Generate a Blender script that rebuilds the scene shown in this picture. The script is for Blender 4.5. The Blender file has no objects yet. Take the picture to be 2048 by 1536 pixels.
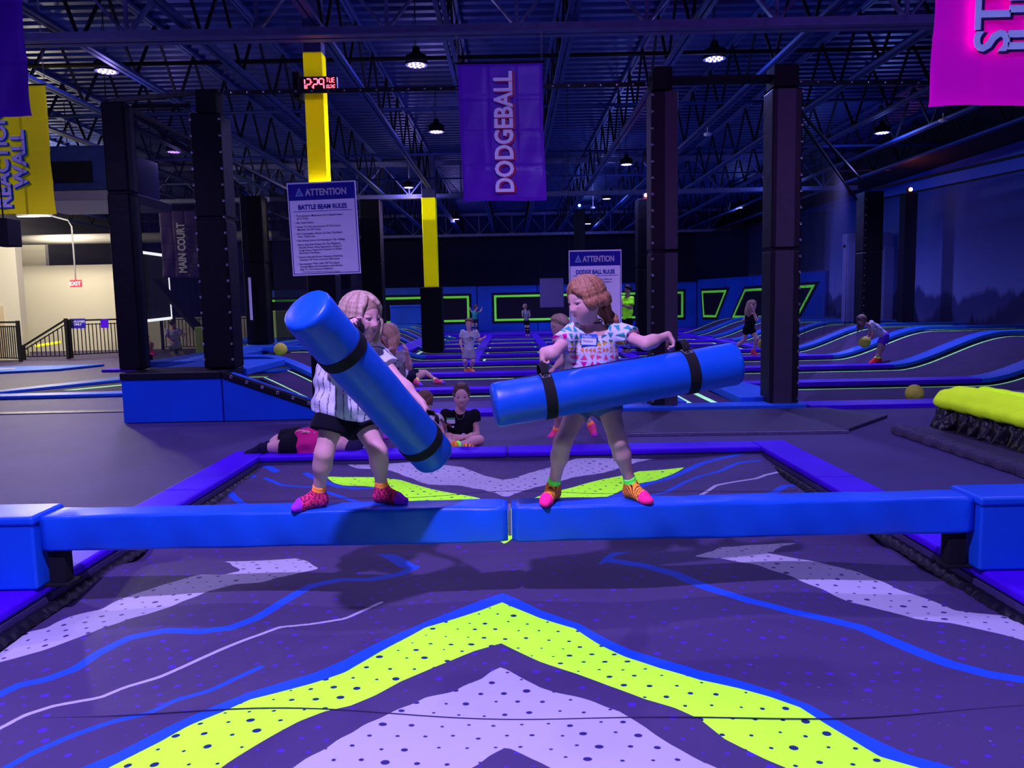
import bpy, bmesh, math, random
import numpy as np
from mathutils import Vector, Matrix

# ------------------------------------------------------------------ camera
F_PX = 1560.0
PITCH = math.atan(160.0 / F_PX)
ROLL = math.radians(1.17)
CAM = np.array([0.0, 0.0, 1.40])
_F = np.array([0, math.cos(PITCH), -math.sin(PITCH)])
_R0 = np.array([1.0, 0, 0]); _U0 = np.array([0, math.sin(PITCH), math.cos(PITCH)])
_R = _R0 * math.cos(ROLL) - _U0 * math.sin(ROLL)
_U = _U0 * math.cos(ROLL) + _R0 * math.sin(ROLL)
sc = bpy.context.scene
C = sc.collection
cd = bpy.data.cameras.new('camera'); cam = bpy.data.objects.new('camera', cd); C.objects.link(cam)
cd.sensor_fit = 'HORIZONTAL'; cd.sensor_width = 36.0; cd.lens = 36.0 * F_PX / 2048.0
cd.clip_start = 0.05; cd.clip_end = 200
cam.matrix_world = Matrix(((_R[0], _U[0], -_F[0], CAM[0]), (_R[1], _U[1], -_F[1], CAM[1]), (_R[2], _U[2], -_F[2], CAM[2]), (0, 0, 0, 1)))
sc.camera = cam

def ray(px, py):
    d = _F + _R * ((px - 1024) / F_PX) - _U * ((py - 768) / F_PX)
    return d
def P(px, py, Y):                       # the point at depth Y seen at a pixel
    d = ray(px, py); return CAM + d * (Y / d[1])
def G(px, py, z=0.0):                   # the point at height z seen at a pixel
    d = ray(px, py); return CAM + d * ((z - CAM[2]) / d[2])

# ------------------------------------------------------------------ view, world, big light
vs = sc.view_settings
sc.display_settings.display_device = 'sRGB'
vs.view_transform = 'Standard'; vs.look = 'None'; vs.gamma = 1.0; vs.use_curve_mapping = False
vs.exposure = 0.25
w = bpy.data.worlds.new('world'); sc.world = w; w.use_nodes = True
bgn = w.node_tree.nodes['Background']
bgn.inputs[0].default_value = (0.10, 0.07, 0.60, 1); bgn.inputs[1].default_value = 0.12
LAMP = (0.45, 0.32, 1.0)
LAMPS = [  # x, y, power factor, tint ; the grid of high-bay lamps (seen and unseen) and an added one
    (-.80, 1.2, 4.6, 0), (5.8, 1.2, .7, 1), (-5.8, -1.0, .4, 0),  # second one is unseen, added to brighten the pink banner
    (.6, 6.5, .55, 0), (5.2, 6.6, .85, 1), (-6.2, 6.6, 2.2, 0),
    (-5.92, 12.0, 1.3, 0), (-1.32, 12.0, 1.0, 0), (3.1, 12.0, 1.0, 1),
    (-1.45, 16.5, .9, 0), (-7.5, 18.0, .6, 0), (3.1, 20.8, 1.0, 1), (8.2, 17.5, 2.3, 1), (8.6, 24.0, 2.2, 1),
    (-3.0, 24.0, 1.0, 0), (3.4, 27.5, 1.1, 1), (9.0, 31.0, 1.1, 1), (-2.2, 33.0, 1.3, 0), (3.6, 36.0, 1.4, 1), (-8.0, 32.0, .9, 0)]
LAMP_Z = 4.95
LAMP_W = 330.0

# ------------------------------------------------------------------ materials
MATS = {}
def nn(nt, t, **k):
    n = nt.nodes.new(t)
    for a, b in k.items(): setattr(n, a, b)
    return n
def mat(name, rgb, rough=.5, spec=.4, bump=None, var=None, metal=0., trans=0., emit=None, vcol=False, coat=0., fluo=None):
    """bump=(scale,strength,[stretch xyz]); var=(scale,amount) slight colour unevenness of the material itself"""
    if name in MATS: return MATS[name]
    m = bpy.data.materials.new(name); m.use_nodes = True; nt = m.node_tree
    b = nt.nodes['Principled BSDF']; MATS[name] = m
    b.inputs['Base Color'].default_value = (*rgb, 1); b.inputs['Roughness'].default_value = rough
    b.inputs['Specular IOR Level'].default_value = spec; b.inputs['Metallic'].default_value = metal
    if coat: b.inputs['Coat Weight'].default_value = coat; b.inputs['Coat Roughness'].default_value = .25
    if trans: b.inputs['Alpha'].default_value = 1 - trans
    if emit: b.inputs['Emission Color'].default_value = (*emit[0], 1); b.inputs['Emission Strength'].default_value = emit[1]
    tc = nn(nt, 'ShaderNodeTexCoord')
    if vcol:
        a = nn(nt, 'ShaderNodeVertexColor', layer_name='Col'); nt.links.new(a.outputs[0], b.inputs['Base Color'])
    if var:
        nz = nn(nt, 'ShaderNodeTexNoise'); nz.inputs['Scale'].default_value = var[0]; nz.inputs['Detail'].default_value = 4
        nt.links.new(tc.outputs['Object'], nz.inputs['Vector'])
        rp = nn(nt, 'ShaderNodeMapRange'); rp.inputs[1].default_value = .3; rp.inputs[2].default_value = .7
        rp.inputs[3].default_value = 1 - var[1]; rp.inputs[4].default_value = 1 + var[1]
        nt.links.new(nz.outputs[0], rp.inputs[0])
        mx = nn(nt, 'ShaderNodeVectorMath', operation='SCALE')
        if vcol: nt.links.new(a.outputs[0], mx.inputs[0])
        else: mx.inputs[0].default_value = rgb
        nt.links.new(rp.outputs[0], mx.inputs['Scale']); nt.links.new(mx.outputs[0], b.inputs['Base Color'])
    if bump:
        n2 = nn(nt, 'ShaderNodeTexNoise'); n2.inputs['Scale'].default_value = bump[0]; n2.inputs['Detail'].default_value = 5
        v = tc.outputs['Object']
        if len(bump) > 2:
            mp = nn(nt, 'ShaderNodeMapping'); mp.inputs['Scale'].default_value = bump[2]
            nt.links.new(v, mp.inputs[0]); v = mp.outputs[0]
        nt.links.new(v, n2.inputs['Vector'])
        bp = nn(nt, 'ShaderNodeBump'); bp.inputs['Strength'].default_value = bump[1]; bp.inputs['Distance'].default_value = .02
        nt.links.new(n2.outputs[0], bp.inputs['Height']); nt.links.new(bp.outputs[0], b.inputs['Normal'])
    return m
def fluo(name, rgb):
    """dye that turns the ultraviolet of the lamps into visible light: a diffuse that returns more than it is lit with in those colours"""
    if name in MATS: return MATS[name]
    m = bpy.data.materials.new(name); m.use_nodes = True; nt = m.node_tree; MATS[name] = m
    nt.nodes.remove(nt.nodes['Principled BSDF'])
    d = nn(nt, 'ShaderNodeBsdfDiffuse'); d.inputs[0].default_value = (*rgb, 1)
    nt.links.new(d.outputs[0], nt.nodes['Material Output'].inputs[0]); return m

M_blue = mat('blue_vinyl', (.004, .085, .72), .42, .35, (3, .25), (2, .10))
M_blue2 = mat('light_blue_vinyl', (.015, .14, .74), .5, .3, (4, .3), (2, .12))
M_purple = mat('purple_vinyl', (.085, .001, .80), .5, .18, (3, .3), (2, .1))
M_black = mat('black_vinyl', (.008, .008, .014), .45, .3, (6, .35), None)
M_blackm = mat('black_matte', (.010, .010, .014), .8, .2)
M_steel = mat('painted_steel', (.024, .050, .20), .55, .3, None, (8, .2))
M_steel2 = mat('bare_steel', (.35, .35, .38), .4, .5, None, None, .6)
M_web = mat('black_webbing', (.012, .012, .014), .75, .2, (220, .3))
M_thread = mat('grey_thread', (.4, .4, .42), .8, .1)
M_bed = mat('jump_bed', (.055, .034, .115), .75, .15, (60, .2), (3, .15))
M_neon = fluo('neon_green_tape', (1.1, 3.0, .70))
M_lime = fluo('neon_lime_vinyl', (1.5, 3.4, .05))
M_yel = fluo('fluorescent_yellow_paint', (5.2, 5.1, .01))
M_ball = mat('yellow_rubber', (.80, .80, .08), .6, .3, (30, .3))
M_white = mat('white_print', (.85, .85, .85), .5, .3)
M_navy = mat('navy_print', (.02, .01, .45), .5, .3)
M_grom = mat('metal_eyelet', (.75, .75, .8), .25, .6, None, None, .9)

# ------------------------------------------------------------------ object helpers
def link(o, parent=None):
    C.objects.link(o)
    if parent is not None: o.parent = parent
    return o
def thing(name, label, cat, loc=(0, 0, 0), group=None):
    o = bpy.data.objects.new(name, None); link(o); o.location = [float(v) for v in loc]; o.empty_display_size = .1
    o['label'] = label; o['category'] = cat
    if group: o['group'] = group
    return o
def tag(o, label=None, cat=None, group=None, kind=None):
    if label: o['label'] = label
    if cat: o['category'] = cat
    if group: o['group'] = group
    if kind: o['kind'] = kind
    return o
def wloc(p):
    v = Vector((0, 0, 0))
    while p is not None: v = v + p.location; p = p.parent
    return v
class MB:
    """collects shapes in world coordinates; build() links them as ONE mesh object"""
    def __init__(s): s.v = []; s.f = []; s.m = []
    def add(s, vs_, fs, m=0):
        n = len(s.v); s.v += [tuple(map(float, p)) for p in vs_]; s.f += [tuple(i + n for i in f) for f in fs]; s.m += [m] * len(fs); return s
    def box(s, a, b, m=0):
        (x0, y0, z0), (x1, y1, z1) = a, b
        return s.add([(x0,y0,z0),(x1,y0,z0),(x1,y1,z0),(x0,y1,z0),(x0,y0,z1),(x1,y0,z1),(x1,y1,z1),(x0,y1,z1)],
                     [(3,2,1,0),(4,5,6,7),(0,1,5,4),(1,2,6,5),(2,3,7,6),(3,0,4,7)], m)
    def quad(s, a, b, c, d, m=0): return s.add([a, b, c, d], [(0, 1, 2, 3)], m)
    def bar(s, a, b, w_, h_=None, up=(0, 0, 1), m=0):
        a = Vector(a); b = Vector(b); h_ = h_ or w_; d = (b - a).normalized(); u = Vector(up)
        if abs(d.dot(u)) > .95: u = Vector((0, 1, 0))
        r = d.cross(u).normalized(); u = r.cross(d)
        vs_ = [p + r * (sx * w_ / 2) + u * (sz * h_ / 2) for p in (a, b) for sx, sz in ((-1,-1),(1,-1),(1,1),(-1,1))]
        return s.add(vs_, [(0,1,2,3),(7,6,5,4),(0,4,5,1),(1,5,6,2),(2,6,7,3),(3,7,4,0)], m)
    def tube(s, pts, r, n=8, m=0, cap=True):
        pts = [Vector(p) for p in pts]; rings = []; k = len(pts)
        rr = r if hasattr(r, '__len__') else [r] * k
        for i, p in enumerate(pts):
            d = (pts[min(i + 1, k - 1)] - pts[max(i - 1, 0)]).normalized()
            u = Vector((0, 0, 1)) if abs(d.z) < .95 else Vector((0, 1, 0))
            x = d.cross(u).normalized(); y = d.cross(x)
            rings.append([p + (x * math.cos(2*math.pi*j/n) + y * math.sin(2*math.pi*j/n)) * rr[i] for j in range(n)])
        vs_ = [q for g in rings for q in g]; fs = []
        for i in range(k - 1):
            for j in range(n):
                fs.append((i*n+j, i*n+(j+1)%n, (i+1)*n+(j+1)%n, (i+1)*n+j))
        if cap: fs += [tuple(range(n))[::-1], tuple((k-1)*n + j for j in range(n))]
        return s.add(vs_, fs, m)
    def lathe(s, c, prof, n=24, axis=(0, 0, 1), m=0):
        c = Vector(c); a = Vector(axis).normalized(); u = Vector((1, 0, 0)) if abs(a.x) < .9 else Vector((0, 1, 0))
        x = a.cross(u).normalized(); y = a.cross(x); vs_ = []; fs = []
        for r, h in prof:
            for j in range(n):
                t = 2*math.pi*j/n; vs_.append(c + a * h + (x * math.cos(t) + y * math.sin(t)) * r)
        for i in range(len(prof) - 1):
            for j in range(n): fs.append((i*n+j, i*n+(j+1)%n, (i+1)*n+(j+1)%n, (i+1)*n+j))
        return s.add(vs_, fs, m)
    def prism(s, poly, z0, z1, m=0):
        n = len(poly); vs_ = [(x, y, z0) for x, y in poly] + [(x, y, z1) for x, y in poly]
        return s.add(vs_, [tuple(range(n))[::-1], tuple(range(n, 2*n))] + [(i, (i+1)%n, n+(i+1)%n, n+i) for i in range(n)], m)
    def prismY(s, poly, y0, y1, m=0):
        n = len(poly); vs_ = [(x, y0, z) for x, z in poly] + [(x, y1, z) for x, z in poly]
        return s.add(vs_, [tuple(range(n)), tuple(range(n, 2*n))[::-1]] + [((i+1)%n, i, n+i, n+(i+1)%n) for i in range(n)], m)
    def build(s, name, mats, parent=None, smooth=False, bevel=0, seg=2, sub=0):
        me = bpy.data.meshes.new(name); o0 = wloc(parent)
        me.from_pydata([(x - o0[0], y - o0[1], z - o0[2]) for x, y, z in s.v], [], s.f)
        ms = mats if isinstance(mats, (list, tuple)) else [mats]
        for m in ms: me.materials.append(m)
        if len(ms) > 1: me.polygons.foreach_set('material_index', s.m)
        me.validate(); bm = bmesh.new(); bm.from_mesh(me); bmesh.ops.recalc_face_normals(bm, faces=bm.faces); bm.to_mesh(me); bm.free()
        if smooth: me.polygons.foreach_set('use_smooth', [True] * len(me.polygons))
        o = bpy.data.objects.new(name, me); link(o, parent)
        if bevel:
            b = o.modifiers.new('bevel', 'BEVEL'); b.width = bevel; b.segments = seg; b.limit_method = 'ANGLE'; b.angle_limit = .6
            me.polygons.foreach_set('use_smooth', [True] * len(me.polygons))
            b.harden_normals = True
        if sub: q = o.modifiers.new('sub', 'SUBSURF'); q.levels = q.render_levels = sub
        return o
def copy_tree(o, parent=None, loc=None):
    c = o.copy(); C.objects.link(c); c.parent = parent
    if loc is not None: c.location = loc
    for ch in list(o.children): copy_tree(ch, c)
    return c
def text(body, size, pos, parent, m, name='lettering', bold=.0, ext=.002, rot=None, align='LEFT', spacing=1., sx=1., line=1.):
    """lettering as a mesh; pos is the world origin; rot a 3x3 Matrix whose columns are the text's x, y and normal"""
    cu = bpy.data.curves.new('t', 'FONT'); cu.body = body; cu.size = size; cu.offset = bold * size; cu.extrude = ext
    cu.align_x = align; cu.space_character = spacing; cu.space_line = line; cu.resolution_u = 3
    o = bpy.data.objects.new('t', cu); C.objects.link(o)
    dg = bpy.context.evaluated_depsgraph_get(); me = bpy.data.meshes.new_from_object(o.evaluated_get(dg))
    C.objects.unlink(o); bpy.data.objects.remove(o); me.name = name
    R3 = rot if rot is not None else Matrix(((1, 0, 0), (0, 0, -1), (0, 1, 0)))
    T = (R3.to_4x4() @ Matrix.Diagonal((sx, 1, 1, 1)))
    me.transform(Matrix.Translation(Vector(pos) - wloc(parent)) @ T)
    me.materials.clear(); me.materials.append(m)
    ob = bpy.data.objects.new(name, me); link(ob, parent); return ob

# ------------------------------------------------------------------ implicit surfaces (bodies, clothes, hair)
f32 = np.float32
def _n(v): v = np.asarray(v, float); return v / (np.linalg.norm(v) + 1e-9)
def pd(pr, Q):
    k = pr[0]
    if k == 'c' or k == 'f':
        a, b, ra, rb = pr[1]; a = a.astype(f32); ba = (b - a).astype(f32); L2 = float(ba @ ba) + 1e-9
        pa = Q - a; h = (pa @ ba) / L2
        hc = np.clip(h, 0, 1); d = np.linalg.norm(pa - hc[..., None] * ba, axis=-1) - (ra + (rb - ra) * hc)
        if k == 'f': d = np.maximum(np.linalg.norm(pa - np.maximum(h, 0)[..., None] * ba, axis=-1) - (ra + (rb - ra) * np.clip(h, 0, 1.2)), (h - 1) * math.sqrt(L2))
        return d
    if k == 'e':
        c, Mx, r = pr[1]; q = (Q - c.astype(f32)) @ Mx.astype(f32).T; r = np.asarray(r, f32)
        k0 = np.linalg.norm(q / r, axis=-1); k1 = np.linalg.norm(q / (r * r), axis=-1) + 1e-6
        return k0 * (k0 - 1) / k1
def cone(a, b, ra, rb=None, k=.02, op=1): return ('c', (np.asarray(a, float), np.asarray(b, float), ra, ra if rb is None else rb), k, op)
def fcone(a, b, ra, rb=None, k=.02, op=1): return ('f', (np.asarray(a, float), np.asarray(b, float), ra, ra if rb is None else rb), k, op)
def ell(c, r, Mx=None, k=.02, op=1): return ('e', (np.asarray(c, float), np.eye(3) if Mx is None else Mx, r), k, op)
def bounds(prims):
    lo = np.full(3, 1e9); hi = -lo
    for p in prims:
        if p[3] < 0: continue
        if p[0] in 'cf':
            a, b, ra, rb = p[1]; r = max(ra, rb)
            lo = np.minimum(lo, np.minimum(a, b) - r); hi = np.maximum(hi, np.maximum(a, b) + r)
        else:
            c, _, r = p[1]; r = max(r); lo = np.minimum(lo, c - r); hi = np.maximum(hi, c + r)
    return lo, hi
def implicit(name, prims, res, m, parent=None, cuts=(), colfn=None, disp=None, smooth=True):
    B = 6
    lo, hi = bounds(prims); lo -= 4 * res; hi += 4 * res
    nb = np.ceil((hi - lo) / (B * res)).astype(int)
    gi = np.stack(np.meshgrid(*[np.arange(n) for n in nb], indexing='ij'), -1).reshape(-1, 3)
    cen = (lo + (gi + .5) * B * res).astype(f32); R = B * res * .87
    D = np.full((len(cen), len(prims)), 1e3, f32)
    for j, p in enumerate(prims): D[:, j] = pd(p, cen)
    pos = [j for j, p in enumerate(prims) if p[3] > 0]
    dm = D[:, pos].min(1)
    keep = (dm < R + .03) & (dm > -R - .06); gi = gi[keep]; cen = cen[keep]; D = D[keep]; dm = dm[keep]
    o = np.arange(B + 1); off = np.stack(np.meshgrid(o, o, o, indexing='ij'), -1).reshape(-1, 3)
    Q = (lo + (gi[:, None, :] * B + off[None]) * res).astype(f32)
    V = np.full(Q.shape[:2], 1e3, f32)
    for j, p in enumerate(prims):
        k = p[2]
        if p[3] > 0: idx = np.nonzero(D[:, j] < np.maximum(dm, -R) + 2 * R + k + .01)[0]
        else: idx = np.nonzero(D[:, j] < R + k + .01)[0]
        if not len(idx): continue
        d = pd(p, Q[idx]); a = V[idx]
        if p[3] > 0: h = np.maximum(k - np.abs(a - d), 0) / k; V[idx] = np.minimum(a, d) - h * h * k * .25
        else: d = -d; h = np.maximum(k - np.abs(a - d), 0) / k; V[idx] = np.maximum(a, d) + h * h * k * .25
    if disp is not None: V += disp(Q)
    for c in cuts: V = np.maximum(V, c(Q))
    V = V.reshape(-1, B + 1, B + 1, B + 1)
    S = V < 0
    corners = [(a, b, c) for a in (0, 1) for b in (0, 1) for c in (0, 1)]
    cnt = np.zeros((len(V), B, B, B), np.int8)
    for a, b, c in corners: cnt += S[:, a:a+B, b:b+B, c:c+B]
    act = np.argwhere((cnt > 0) & (cnt < 8))
    if not len(act): return None
    g = gi[act[:, 0]] * B + act[:, 1:]
    vals = {}
    for a, b, c in corners: vals[(a, b, c)] = V[act[:, 0], act[:, 1] + a, act[:, 2] + b, act[:, 3] + c]
    acc = np.zeros((len(act), 3)); n = np.zeros(len(act))
    for e0 in corners:
        for ax in range(3):
            if e0[ax]: continue
            e1 = list(e0); e1[ax] = 1; v0 = vals[e0]; v1 = vals[tuple(e1)]
            s = (v0 < 0) != (v1 < 0); t = np.where(s, v0 / np.where(s, v0 - v1, 1), 0)
            q = np.zeros((len(act), 3)) + np.array(e0); q[:, ax] = t
            acc += q * s[:, None]; n += s
    vert = lo + (g + acc / n[:, None]) * res
    K = np.int64(1 << 20); key = (g[:, 0].astype(np.int64) * K + g[:, 1]) * K + g[:, 2]
    order = np.argsort(key); sk = key[order]; faces = []
    for ax in range(3):
        e1 = [0, 0, 0]; e1[ax] = 1; v0 = vals[(0, 0, 0)]; v1 = vals[tuple(e1)]
        s = np.nonzero((v0 < 0) != (v1 < 0))[0]; u, v = (ax + 1) % 3, (ax + 2) % 3
        du = np.zeros(3, np.int64); du[u] = 1; dv = np.zeros(3, np.int64); dv[v] = 1
        ids = []; ok = np.ones(len(s), bool)
        for dd in (0 * du, du, du + dv, dv):
            gg = g[s] - dd; kk = (gg[:, 0].astype(np.int64) * K + gg[:, 1]) * K + gg[:, 2]
            q = np.searchsorted(sk, kk); q = np.minimum(q, len(sk) - 1); ok &= sk[q] == kk; ids.append(order[q])
        fq = np.stack(ids, 1)[ok]; flip = (v0[s] < 0)[ok]
        fq[~flip] = fq[~flip][:, ::-1]; faces.append(fq)
    faces = np.concatenate(faces)
    me = bpy.data.meshes.new(name); o0 = np.array(wloc(parent))
    # one light smoothing pass of the net
    vs2 = vert.copy()
    for _ in range(2):
        acc = np.zeros_like(vs2); cn = np.zeros(len(vs2))
        for i in range(4):
            a = faces[:, i]; b = faces[:, (i + 1) % 4]
            for d_ in range(3): acc[:, d_] += np.bincount(a, vs2[b, d_], len(vs2)) + np.bincount(b, vs2[a, d_], len(vs2))
            cn += np.bincount(a, minlength=len(vs2)) + np.bincount(b, minlength=len(vs2))
        vs2 = vs2 * .5 + .5 * acc / np.maximum(cn, 1)[:, None]
    vert = vs2
    me.vertices.add(len(vert)); me.vertices.foreach_set('co', (vert - o0).astype(f32).ravel())
    me.loops.add(faces.size); me.loops.foreach_set('vertex_index', faces.astype(np.int32).ravel())
    me.polygons.add(len(faces)); me.polygons.foreach_set('loop_start', np.arange(0, faces.size, 4, dtype=np.int32))
    me.update(calc_edges=True)
    if smooth: me.polygons.foreach_set('use_smooth', np.ones(len(faces), bool))
    me.materials.append(m)
    if colfn is not None:
        col = colfn(vert); ca = me.color_attributes.new('Col', 'FLOAT_COLOR', 'POINT')
        if col.shape[1] == 3: col = np.hstack([col, np.ones((len(col), 1))])
        ca.data.foreach_set('color', col.astype(f32).ravel())
    ob = bpy.data.objects.new(name, me); link(ob, parent); return ob
# ================================================================== THE SETTING
PITX0, PITX1, PITY0, PITY1 = -2.33, 2.27, .9, 7.02
M_floor = mat('speckled_rubber_floor', (.068, .048, .165), .60, .35, (140, .35), (1.3, .10))
def struct(o): o['kind'] = 'structure'; return o
WX0, WX1, WY0, WY1, DECK = -19.0, 12.6, -4.5, 41.5, 5.98
b = MB()
for x0, y0, x1, y1 in ((WX0, WY0, PITX0, 9.9), (PITX1, WY0, WX1, 9.9), (PITX0, WY0, PITX1, PITY0), (PITX0, PITY1, PITX1, 9.9)):
    b.box((x0, y0, -.5), (x1, y1, 0))
b.box((WX0, 9.9, -.5), (-4.95, WY1, 0))
b.box((-4.95, 9.9, -.7), (WX1, WY1, -.25)); b.box((PITX0, PITY0, -1.1), (PITX1, PITY1, -.95))
struct(b.build('floor', M_floor))
# corrugated deck
b = MB(); pitch = .30; y = WY0; prof = []
while y < WY1:
    prof += [(y, DECK), (y + .12, DECK), (y + .15, DECK - .085), (y + .27, DECK - .085)]; y += pitch
n = len(prof)
b.add([(WX0, a, z) for a, z in prof] + [(WX1, a, z) for a, z in prof], [(i, i + 1, n + i + 1, n + i) for i in range(n - 1)])
b.add([(WX0, WY0, DECK + .1), (WX1, WY0, DECK + .1), (WX1, WY1, DECK + .1), (WX0, WY1, DECK + .1)], [(0, 1, 2, 3)])
struct(b.build('ceiling', mat('painted_deck', (.014, .030, .165), .5, .3, None, (3, .15))))
struct(MB().box((WX0, WY1, -.5), (WX1, WY1 + .2, DECK)).build('wall_back', mat('dark_blue_wall', (.015, .03, .22), .7, .2, (3, .2), (.6, .3))))
struct(MB().box((WX0, WY0 - .2, -.5), (WX1, WY0, DECK)).build('wall_front', mat('dim_wall', (.05, .05, .12), .8, .2)))
struct(MB().box((WX0 - .2, WY0, -.5), (WX0, WY1, DECK)).build('wall_left', mat('grey_wall', (.20, .19, .20), .8, .2, (30, .1))))
# right wall with the misty mountain mural (a broad, generic landscape)
mm = bpy.data.materials.new('misty_mountain_mural'); mm.use_nodes = True; nt = mm.node_tree; bs = nt.nodes['Principled BSDF']
bs.inputs['Roughness'].default_value = .75; bs.inputs['Specular IOR Level'].default_value = .2
tc = nn(nt, 'ShaderNodeTexCoord'); sp = nn(nt, 'ShaderNodeSeparateXYZ'); nt.links.new(tc.outputs['Object'], sp.inputs[0])
def mth(op, a, b_=None, c_=None):
    n_ = nn(nt, 'ShaderNodeMath', operation=op)
    for i, v in enumerate((a, b_, c_)):
        if v is None: continue
        if isinstance(v, (int, float)): n_.inputs[i].default_value = v
        else: nt.links.new(v, n_.inputs[i])
    return n_.outputs[0]
cur = nn(nt, 'ShaderNodeRGB'); cur.outputs[0].default_value = (.03, .10, .62, 1); cur = cur.outputs[0]
def mixc(fac, a, rgb):
    m_ = nn(nt, 'ShaderNodeMix', data_type='RGBA'); nt.links.new(fac, m_.inputs[0]); nt.links.new(a, m_.inputs[6])
    m_.inputs[7].default_value = (*rgb, 1); return m_.outputs[2]
def ridge(scale, base, amp, seed):
    nz = nn(nt, 'ShaderNodeTexNoise', noise_dimensions='1D'); nz.inputs['Scale'].default_value = scale; nz.inputs['Detail'].default_value = 6
    nt.links.new(mth('ADD', sp.outputs[1], seed), nz.inputs['W'])
    h = mth('ADD', mth('MULTIPLY', nz.outputs[0], amp), base)
    return mth('MULTIPLY', mth('SUBTRACT', h, sp.outputs[2]), 6), h
mist = nn(nt, 'ShaderNodeTexNoise'); mist.inputs['Scale'].default_value = .7; mist.inputs['Detail'].default_value = 3
nt.links.new(tc.outputs['Object'], mist.inputs['Vector'])
glow = nn(nt, 'ShaderNodeMapRange'); glow.inputs[1].default_value = 4.6; glow.inputs[2].default_value = 1.6
nt.links.new(sp.outputs[2], glow.inputs[0]); cur = mixc(mth('MULTIPLY', glow.outputs[0], .8), cur, (.34, .42, .95))
for sc_, ba, am, sd, rgb in ((.9, .9, 1.2, 3.1, (.055, .075, .30)), (.5, -.3, 2.6, 11.7, (.022, .028, .14)), (.8, -1.3, 3.2, 23.9, (.010, .012, .07))):
    r_, h_ = ridge(sc_, ba, am, sd); cl = nn(nt, 'ShaderNodeClamp'); nt.links.new(r_, cl.inputs[0])
    cur = mixc(cl.outputs[0], cur, rgb)
    ms_ = nn(nt, 'ShaderNodeMapRange'); ms_.inputs[1].default_value = .5; ms_.inputs[2].default_value = 1.6; ms_.inputs[4].default_value = .8
    nt.links.new(mth('SUBTRACT', h_, sp.outputs[2]), ms_.inputs[0])
    cur = mixc(mth('MULTIPLY', ms_.outputs[0], mist.outputs[0]), cur, (.40, .46, .95))
nt.links.new(cur, bs.inputs['Base Color'])
struct(MB().box((WX1, WY0, -.5), (WX1 + .2, WY1, DECK)).build('wall_right', mm))
struct(MB().box((10.9, WY0, 5.12), (WX1 - .01, WY1 - .01, DECK - .05)).build('trim_1', M_blackm))       # dark soffit along the right wall
# ------------------------------------------------------------------ roof steel
def roof_joists():
    first = None; k = 0
    for i in range(-10, 8):
        x = -.75 + 1.58 * i
        if x < WX0 + .3 or x > 10.8: continue
        side = 'left' if x < 0 else 'right'
        if first is None:
            t = thing('roof_joist', 'long dark open-web steel joist running under the corrugated deck away from the camera', 'joist', (x, WY0, 4.95), 'steel joists under the roof deck')
            b = MB()
            for s in (-1, 1): b.box((x + s*.042 - .03, WY0, 4.85), (x + s*.042 + .03, WY1, 4.90))
            b.build('bottom_chord', M_steel, t)
            b = MB()
            for s in (-1, 1): b.box((x + s*.035 - .025, WY0, 5.83), (x + s*.035 + .025, WY1, 5.88))
            b.build('top_chord', M_steel, t)
            b = MB(); y = WY0; up = False
            while y < WY1 - .6:
                b.bar((x, y, 4.88 if not up else 5.84), (x, y + .75, 5.84 if not up else 4.88), .036, m=0); y += .75; up = not up
            b.build('web', M_blackm, t); first = t
        else:
            copy_tree(first, None, (x, WY0, 4.95))
roof_joists()
def girder(Y, label, x0=WX0+.2, x1=10.8):
    t = thing('roof_girder', label, 'girder', (0, Y, 4.8))
    b = MB()
    for s in (-1, 1):
        b.box((x0, Y + s*.075 - .055, 4.70), (x1, Y + s*.075 + .055, 4.715)); b.box((x0, Y + s*.03 - .008, 4.71), (x1, Y + s*.03 + .008, 4.83))
    b.build('bottom_chord', M_gird, t)
    MB().box((x0, Y - .12, 5.78), (x1, Y + .12, 5.81)).box((x0, Y - .03, 5.68), (x1, Y + .03, 5.78)).build('top_chord', M_gird, t)
    k = int((x0 - .15) / 1.6) ; b = MB()
    while .15 + 1.6 * k < x1 - .8:
        xm = .15 + 1.6 * k
        if xm - .8 > x0:
            b.bar((xm - .04, Y, 4.83), (xm - .78, Y, 5.7), .075, .03); b.bar((xm + .04, Y, 4.83), (xm + .78, Y, 5.7), .075, .03)
            b.bar((xm, Y, 4.83), (xm, Y, 5.7), .045, .03)
        k += 1
    b.build('web', M_gird, t)
M_gird = mat('grey_girder_paint', (.10, .11, .27), .5, .4, None, (6, .2))
girder(10.0, 'large steel girder with v-shaped web crossing the hall above the hanging banner')
girder(24.6, 'second steel girder crossing the hall behind the first, above the far yellow column')
girder(38.5, 'farthest steel girder crossing the hall close to the back wall')
# pipes
def pipe(name, a, b_, r, m, label, cat='pipe', group=None):
    return tag(MB().tube([a, b_], r, 8).build(name, m, smooth=True), label, cat, group)
pipe('sprinkler_pipe', (WX0 + .2, 11.6, 4.93), (10.8, 11.6, 4.93), .03, M_blackm, 'thin black sprinkler pipe crossing the hall just behind the hanging dodgeball banner')
pipe('sprinkler_pipe', (WX0 + .2, 14.6, 4.96), (10.8, 14.6, 4.96), .03, M_steel, 'second thin pipe crossing the hall behind the black sprinkler pipe')
pipe('sprinkler_pipe', (WX0 + .2, 18.9, 4.96), (10.8, 18.9, 4.96), .03, M_steel, 'third thin pipe crossing the hall, midway to the second girder')
pipe('sprinkler_pipe', (WX0 + .2, 22.5, 4.96), (10.8, 22.5, 4.96), .03, M_steel, 'farthest thin pipe crossing the hall in front of the second girder')
pipe('conduit', (1.0, 9.2, 5.02), (3.6, 9.2, 5.02), .018, M_steel2, 'short pale conduit high above the right girl in front of the first girder')
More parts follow.
